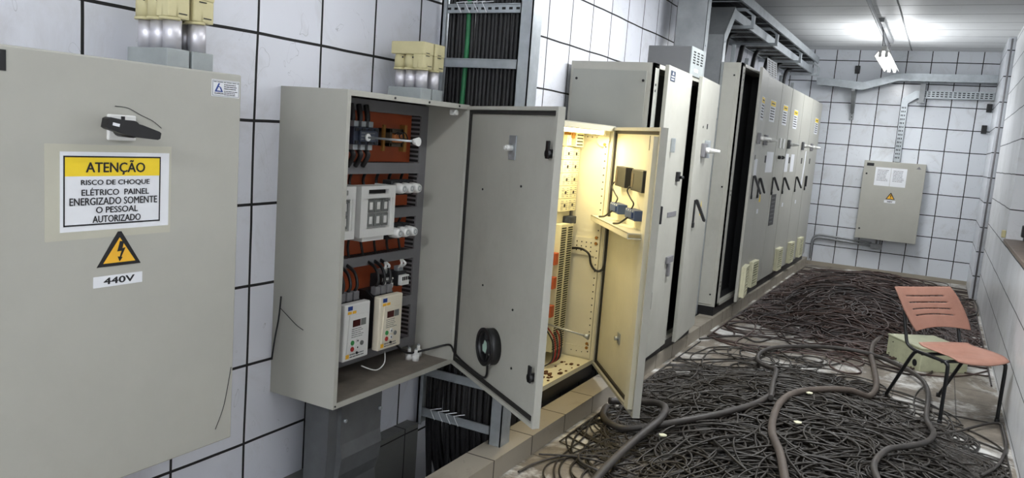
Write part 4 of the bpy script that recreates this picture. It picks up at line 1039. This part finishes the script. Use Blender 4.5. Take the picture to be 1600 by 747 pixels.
# local: x across, +y to the rear, z up
nx, ny = 14, 12
def sheet(fn, th, mat, name, nx=14, ny=12, skip=None):
    bm = MB(); V = [[bm.bm.verts.new(fn(i/nx, j/ny)) for j in range(ny+1)] for i in range(nx+1)]
    for i in range(nx):
        for j in range(ny):
            if skip and skip(i, j): continue
            fc = bm.bm.faces.new((V[i][j], V[i+1][j], V[i+1][j+1], V[i][j+1])); fc.smooth = True
    for v in [v for v in bm.bm.verts if not v.link_faces]: bm.bm.verts.remove(v)
    bmesh.ops.recalc_face_normals(bm.bm, faces=bm.bm.faces[:])
    bmesh.ops.solidify(bm.bm, geom=bm.bm.faces[:], thickness=th)
    o = bm.build(name, mat, t); return o
def rnd(u, v, c=.14):   # rounded-corner mapping of the unit square
    x, y = 2*u-1, 2*v-1
    k = 1-c*(x*x*y*y)
    return x*k, y*k
def seatf(u, v):
    x, y = rnd(u, v, .1)
    z = SH+.012 + .022*x*x*.6 - .012*(1-x*x)*(1-y*y)
    if y < -.45: z -= .028*((-.45-y)/.55)**2
    if y > .6: z += .02*((y-.6)/.4)**2
    return (x*(hw-.005) + .025, -.05+(y+1)/2*.41, z+.012)
sheet(seatf, .008, CHPL, 'seat')
def backf(u, v):
    x, y = rnd(u, v, .08)
    zz = .555+(y+1)/2*.285 + x*.008 + .03*x*x*max(0, y) - .035*x*x*max(0, -y) + .012*max(0, -y)
    yy = .43+(y+1)/2*.085 - .055*x*x + (.03*(y-.4)**2 if y > .4 else 0)
    return (x*(hw+.02) - .085*(y+.3), yy, zz)
sl = lambda i, j: (j in (13, 19, 25, 31)) and 5 <= i <= 22
sheet(backf, .008, CHPL, 'backrest', 28, 40, sl)
for s_ in (-1, 1):
    x = s_*hw
    pts = spline([(x, 0, .008), (x, 0, .2), (x, .0, .39), (x, .015, .415), (x, .05, .425), (x, .25, .425), (x, .29, .42), (x, .33, .38), (x, .43, .2), (x, .535, .008)], 5)
    MB().tube(pts, .0125, 10).build('side_frame', CHMT, t)
    MB().tube(spline([(x*.97, .26, .42), (x*.97, .33, .425), (x*.97, .395, .45), (x*.97, .425, .52), (x*.97, .455, .62), (x*.95, .48, .74)], 5), .0115, 10).build('back_post', CHMT, t)
    for y in (0, .535): MB().cyl((x, y, 0), (x, y, .03), .0155, 10).build('foot_cap', BLACK, t)
m = MB()
for y in (.06, .24): m.cyl((-hw, y, .418), (hw, y, .418), .011, 10)
m.build('cross_bar', CHMT, t)

# ------------------------------------------------------------------ pale box behind the chair
e1 = Vector((-.27, .40)).normalized(); Wb = Matrix(((-e1.x, e1.y*-1*-1, 0, .03), (-e1.y, -e1.x, 0, 7.38), (0, 0, 1, .0), (0, 0, 0, 1)))
ang = math.atan2(.22, .31)
Wb = TL(.03, 7.36, 0) @ Matrix.Rotation(ang, 4, 'Z')
t = thing('junction_box', 'pale green metal box lying on the floor behind the terracotta chair', 'box', Wb)
MB().bx(0, .44, 0, .48, .0, .19, .006).build('case', JBOX, t)
MB().bx(-.006, .446, -.006, .486, .19, .205, .004).build('lid', JBOX, t)
MB().cyl((-.003, .07, .06), (.002, .07, .06), .03, 16).build('cable_hole', INK, t)
m = MB()
for y in (.1, .4): m.cyl((-.003, y, .15), (.002, y, .15), .006, 8)
m.build('screw', INK, t)

# ------------------------------------------------------------------ cable heaps
def tubes_mesh(name, P, r, n, mat):
    """P: wires x points x 3 -> one mesh of swept tubes"""
    Wn, Np, _ = P.shape
    T = np.gradient(P, axis=1); T /= np.linalg.norm(T, axis=2, keepdims=True)+1e-9
    Sd = np.cross(T, np.array([0, 0, 1.])); Sd /= np.linalg.norm(Sd, axis=2, keepdims=True)+1e-9
    Up = np.cross(Sd, T)
    a = np.arange(n)*2*np.pi/n
    V = P[:, :, None, :] + (Sd[:, :, None, :]*np.cos(a)[None, None, :, None]+Up[:, :, None, :]*np.sin(a)[None, None, :, None])*np.asarray(r).reshape(-1, 1, 1, 1)
    idx = np.arange(Wn*Np*n).reshape(Wn, Np, n)
    A_ = idx[:, :-1, :]; B_ = idx[:, 1:, :]
    F = np.stack([A_, np.roll(A_, -1, 2), np.roll(B_, -1, 2), B_], -1).reshape(-1, 4)
    me = bpy.data.meshes.new(name)
    me.vertices.add(Wn*Np*n); me.vertices.foreach_set('co', V.astype(np.float32).ravel())
    me.loops.add(F.size); me.loops.foreach_set('vertex_index', F.astype(np.int32).ravel())
    me.polygons.add(len(F)); me.polygons.foreach_set('loop_start', (np.arange(len(F))*4).astype(np.int32)); me.polygons.foreach_set('loop_total', np.full(len(F), 4, np.int32))
    me.polygons.foreach_set('use_smooth', np.ones(len(F), bool))
    me.materials.append(mat); me.update(calc_edges=True); me.validate()
    return place(bpy.data.objects.new(name, me))
def heap_paths(rg, n, steps, ds, cx, cy, rx, ry, h, layer, curl, spread=1.0, sk=0.0):
    th = rg.uniform(0, 2*np.pi, n); rr = np.sqrt(rg.uniform(0, 1, n))*spread
    y = cy+ry*rr*np.sin(th); x = cx+sk*(y-cy)+rx*rr*np.cos(th)
    hd = rg.uniform(0, 2*np.pi, n); k = rg.normal(0, curl, n); base = k.copy(); u = rg.uniform(layer[0], layer[1], n)
    ph = rg.uniform(0, 6.28, n); out = np.zeros((n, steps, 3))
    lim = spread*rg.uniform(.8, 1.12, n)
    for s in range(steps):
        cxe = cx+sk*(y-cy); q = ((x-cxe)/rx)**2+((y-cy)/ry)**2
        z = .009+h*np.clip(1.05-q, 0, 1)**.6*u*(1+.12*np.sin(ph+s*.2)) + .012*(1+np.sin(ph*2+s*.33))*np.clip(1.25-q, 0, 1)
        out[:, s] = np.stack([x, y, z], 1)
        k = base + (k-base)*.93 + rg.normal(0, curl*.22, n)
        to = np.arctan2(cy-y, cxe-x); dlt = (to-hd+np.pi) % (2*np.pi)-np.pi
        hd = hd + k*ds + np.where(np.sqrt(q) > lim, np.clip(dlt, -1, 1)*.22, 0)
        x = x+ds*np.cos(hd); y = y+ds*np.sin(hd)
        x = np.clip(x, -1.72, .555); y = np.clip(y, 2.2, 13.38)
    return out
rg = np.random.default_rng(11)
NX, NY, NRX, NRY, NSK = -.47, 4.55, .92, 1.75, -.17
Pn = heap_paths(rg, 620, 90, .038, NX, NY, NRX, NRY, .11, (.05, .8), 2.6, 1.0, NSK)
tag(tubes_mesh('cable_heap', Pn, rg.uniform(.004, .0068, 620), 5, WIRE), 'dense black tangle of thin cables covering the floor before the chair', 'cable heap', None, 'stuff')
Pt = heap_paths(rg, 230, 110, .034, NX, NY, NRX, NRY, .125, (.7, 1.05), 3.6, 1.0, NSK)
Pt2 = heap_paths(rg, 70, 100, .034, NX-.05, NY, NRX*1.12, NRY*1.5, .02, (.2, 1.0), 4.2, 1.0, NSK)
for arr in (Pt, Pt2):
    for i in range(len(arr)):
        o = tubes_mesh('loose_cable', arr[i:i+1], [rg.uniform(.0045, .007)], 6, WIRE)
        tag(o, 'thin black cable looping over the near cable heap before the chair', 'cable', 'thin cables of the near heap')
FXc, FYc = -.62, 10.5
Pf = np.concatenate([heap_paths(rg, 620, 80, .045, FXc, FYc, .86, 2.5, .2, (.05, 1.0), 2.6), heap_paths(rg, 120, 90, .045, FXc-.1, FYc-.7, .95, 2.75, .05, (.2, 1), 2.6, 1.05)[:, :80]])
tag(tubes_mesh('cable_heap', Pf, rg.uniform(.0055, .0085, len(Pf)), 5, WIREF), 'brownish tangle of thin cables heaped on the floor before the end wall', 'cable heap', None, 'stuff')
def zheap(x, y, h=.13):
    q = ((x-NX-NSK*(y-NY))/NRX)**2+((y-NY)/NRY)**2
    return h*max(0, 1.05-q)**.6 if q < 1.05 else 0
def big(name, xy, r, mat, label, lift=0.02):
    pts = [(x, y, zheap(x, y)*1.05+r+lift) for x, y in xy]
    tag(MB().tube(spline(pts, 8), r, 12).build(name, mat), label, 'cable')
big('thick_cable', [(-.15, 8.9), (-.25, 8.6), (-.36, 8.1), (-.36, 7.55), (-.30, 7.04), (-.24, 6.45), (-.27, 6.12), (-.38, 5.94), (-.52, 5.72), (-.65, 5.48), (-.71, 5.22), (-.71, 4.88), (-.66, 4.49), (-.56, 4.18), (-.46, 3.8), (-.3, 3.3)], .0225, BIGC, 'thick brown cable curving round the chair foot and over the near heap', .02)
big('thick_cable', [(-.78, 5.1), (-.84, 5.5), (-.91, 6.03), (-1.0, 6.25), (-1.12, 6.45), (-1.16, 6.73), (-1.1, 7.0), (-.95, 7.2), (-.68, 7.42), (-.40, 7.46), (-.15, 7.25), (.03, 6.95), (.10, 6.6), (.11, 6.25), (.11, 5.8), (.15, 5.4), (.11, 5.03), (.0, 4.77), (-.08, 4.61), (-.12, 4.3), (-.05, 4.0)], .0175, BIGK, 'thick dark cable making a wide loop around the back of the near heap', .04)
big('thick_cable', [(-1.70, 4.62), (-1.66, 4.46), (-1.57, 4.35), (-1.47, 4.33), (-1.34, 4.37), (-1.17, 4.45), (-1.0, 4.64), (-.85, 4.96), (-.80, 5.27)], .02, BIGK, 'thick black cable lying from the lit cabinet door into the heap', .02)
big('thick_cable', [(-1.70, 4.66), (-1.54, 4.78), (-1.4, 4.74), (-1.31, 4.6), (-1.28, 4.39), (-1.31, 4.2), (-1.33, 3.95), (-1.32, 3.65), (-1.29, 3.3)], .022, BIGK, 'thick grey cable hooking past the lit cabinet door towards the camera', .045)
def floorwire(xyz, r, label):
    cable('stray_cable', xyz, r, BIGK, label, 'cable', None, 8, 8)
floorwire([(.1, 5.5, .06), (.2, 5.68, .015), (.31, 5.84, .015), (.45, 6.05, .03), (.55, 6.16, .03), (.565, 6.0, .02), (.56, 5.7, .02), (.5, 5.3, .02), (.4, 5.0, .03)], .009, 'single black cable looping beside the right wall near the chair leg')
floorwire([(-1.45, 6.1, .012), (-1.42, 5.75, .012), (-1.25, 5.6, .012), (-1.05, 5.75, .02), (-.95, 6.1, .05)], .008, 'single black cable stretching over the pale floor left of the heap')
floorwire([(-1.75, 7.0, .012), (-1.5, 7.4, .012), (-1.3, 7.3, .012), (-1.2, 7.6, .012), (-1.0, 8.1, .03)], .008, 'single brown cable curving on the floor beside the curb before the far heap')
floorwire([(.2, 10.9, .05), (.4, 11.3, .09), (.53, 11.2, .12), (.56, 10.8, .03), (.4, 10.4, .02)], .009, 'stray cable rising against the right wall by the far heap')
for i, (x, y, l) in enumerate(((-1.2, 4.22, 'near the front left of the heap'), (-.6, 5.5, 'in the middle of the near heap beside the thick cable'), (-.56, 4.75, 'in the heap right of the thick brown cable'))):
    m = MB(); pts = [(math.cos(k*.9)*(.022+.006*(k % 2)), math.sin(k*.9)*(.016+.004*(k % 3))) for k in range(7)]
    m.prism(pts, 0, .006, 'z'); tag(m.build('paper_scrap', CREAMV, None, TL(x, y, zheap(x, y)*1.1+.03 if zheap(x, y) else .01)), 'small pale scrap lying '+l, 'scrap')

def strand(pts, r, label): tag(MB().tube(spline(pts, 6), r, 6).build('dust_strand', DARKI), label, 'cobweb')
strand([(-2.35, 2.388, .98), (-2.352, 2.386, .93), (-2.36, 2.387, .87), (-2.375, 2.388, .80), (-2.39, 2.388, .70)], .0035, 'black dusty strand hanging down the left side of the open wall cabinet')
strand([(-2.35, 2.387, .93), (-2.31, 2.388, .905), (-2.26, 2.388, .875), (-2.22, 2.388, .86)], .0014, 'thin dark strand branching sideways over the left side of the open wall cabinet')
strand([(-2.39, 2.00, 1.69), (-2.385, 2.05, 1.60), (-2.39, 2.06, 1.50), (-2.39, 2.03, 1.42), (-2.39, 2.0, 1.28)], .0022, 'thin black strand dangling on the tiles right of the closed panel')
strand([(-2.0485, 1.86, .86), (-2.0485, 1.845, .78), (-2.0485, 1.83, .72), (-2.0485, 1.80, .655)], .0011, 'thin dark strand on the lower right corner of the closed panel')
strand([(-2.0485, 1.42, 1.715), (-2.0485, 1.46, 1.712), (-2.0485, 1.50, 1.695), (-2.0485, 1.54, 1.68), (-2.0485, 1.57, 1.66)], .0009, 'thin dark strand above the black rotary handle on the closed panel')

floorwire([(-1.71, 3.45, .012), (-1.69, 3.6, .012), (-1.61, 3.79, .012), (-1.44, 3.92, .012), (-1.28, 3.94, .02), (-1.12, 3.82, .05)], .0065, 'single black cable arching over the bare floor beside the curb, nearest the camera')
floorwire([(-1.73, 3.72, .012), (-1.54, 3.80, .022), (-1.36, 3.82, .022), (-1.18, 3.74, .04)], .006, 'straight black cable running from the curb into the front left of the near heap')
floorwire([(-1.46, 4.03, .012), (-1.55, 3.92, .012), (-1.51, 3.76, .03), (-1.41, 3.70, .03), (-1.29, 3.75, .012), (-1.15, 3.95, .05)], .0065, 'tight loop of black cable on bare floor, front left of the near heap')
floorwire([(-1.36, 4.18, .012), (-1.52, 4.20, .012), (-1.60, 4.38, .012), (-1.56, 4.56, .012), (-1.34, 4.62, .05)], .0065, 'loop of black cable on the floor under the open door of the lit cabinet')
floorwire([(-1.72, 5.32, .012), (-1.58, 5.42, .012), (-1.53, 5.6, .012), (-1.35, 5.70, .012), (-1.1, 5.78, .06)], .008, 'black cable end lying over the floor just behind the open lit cabinet door')
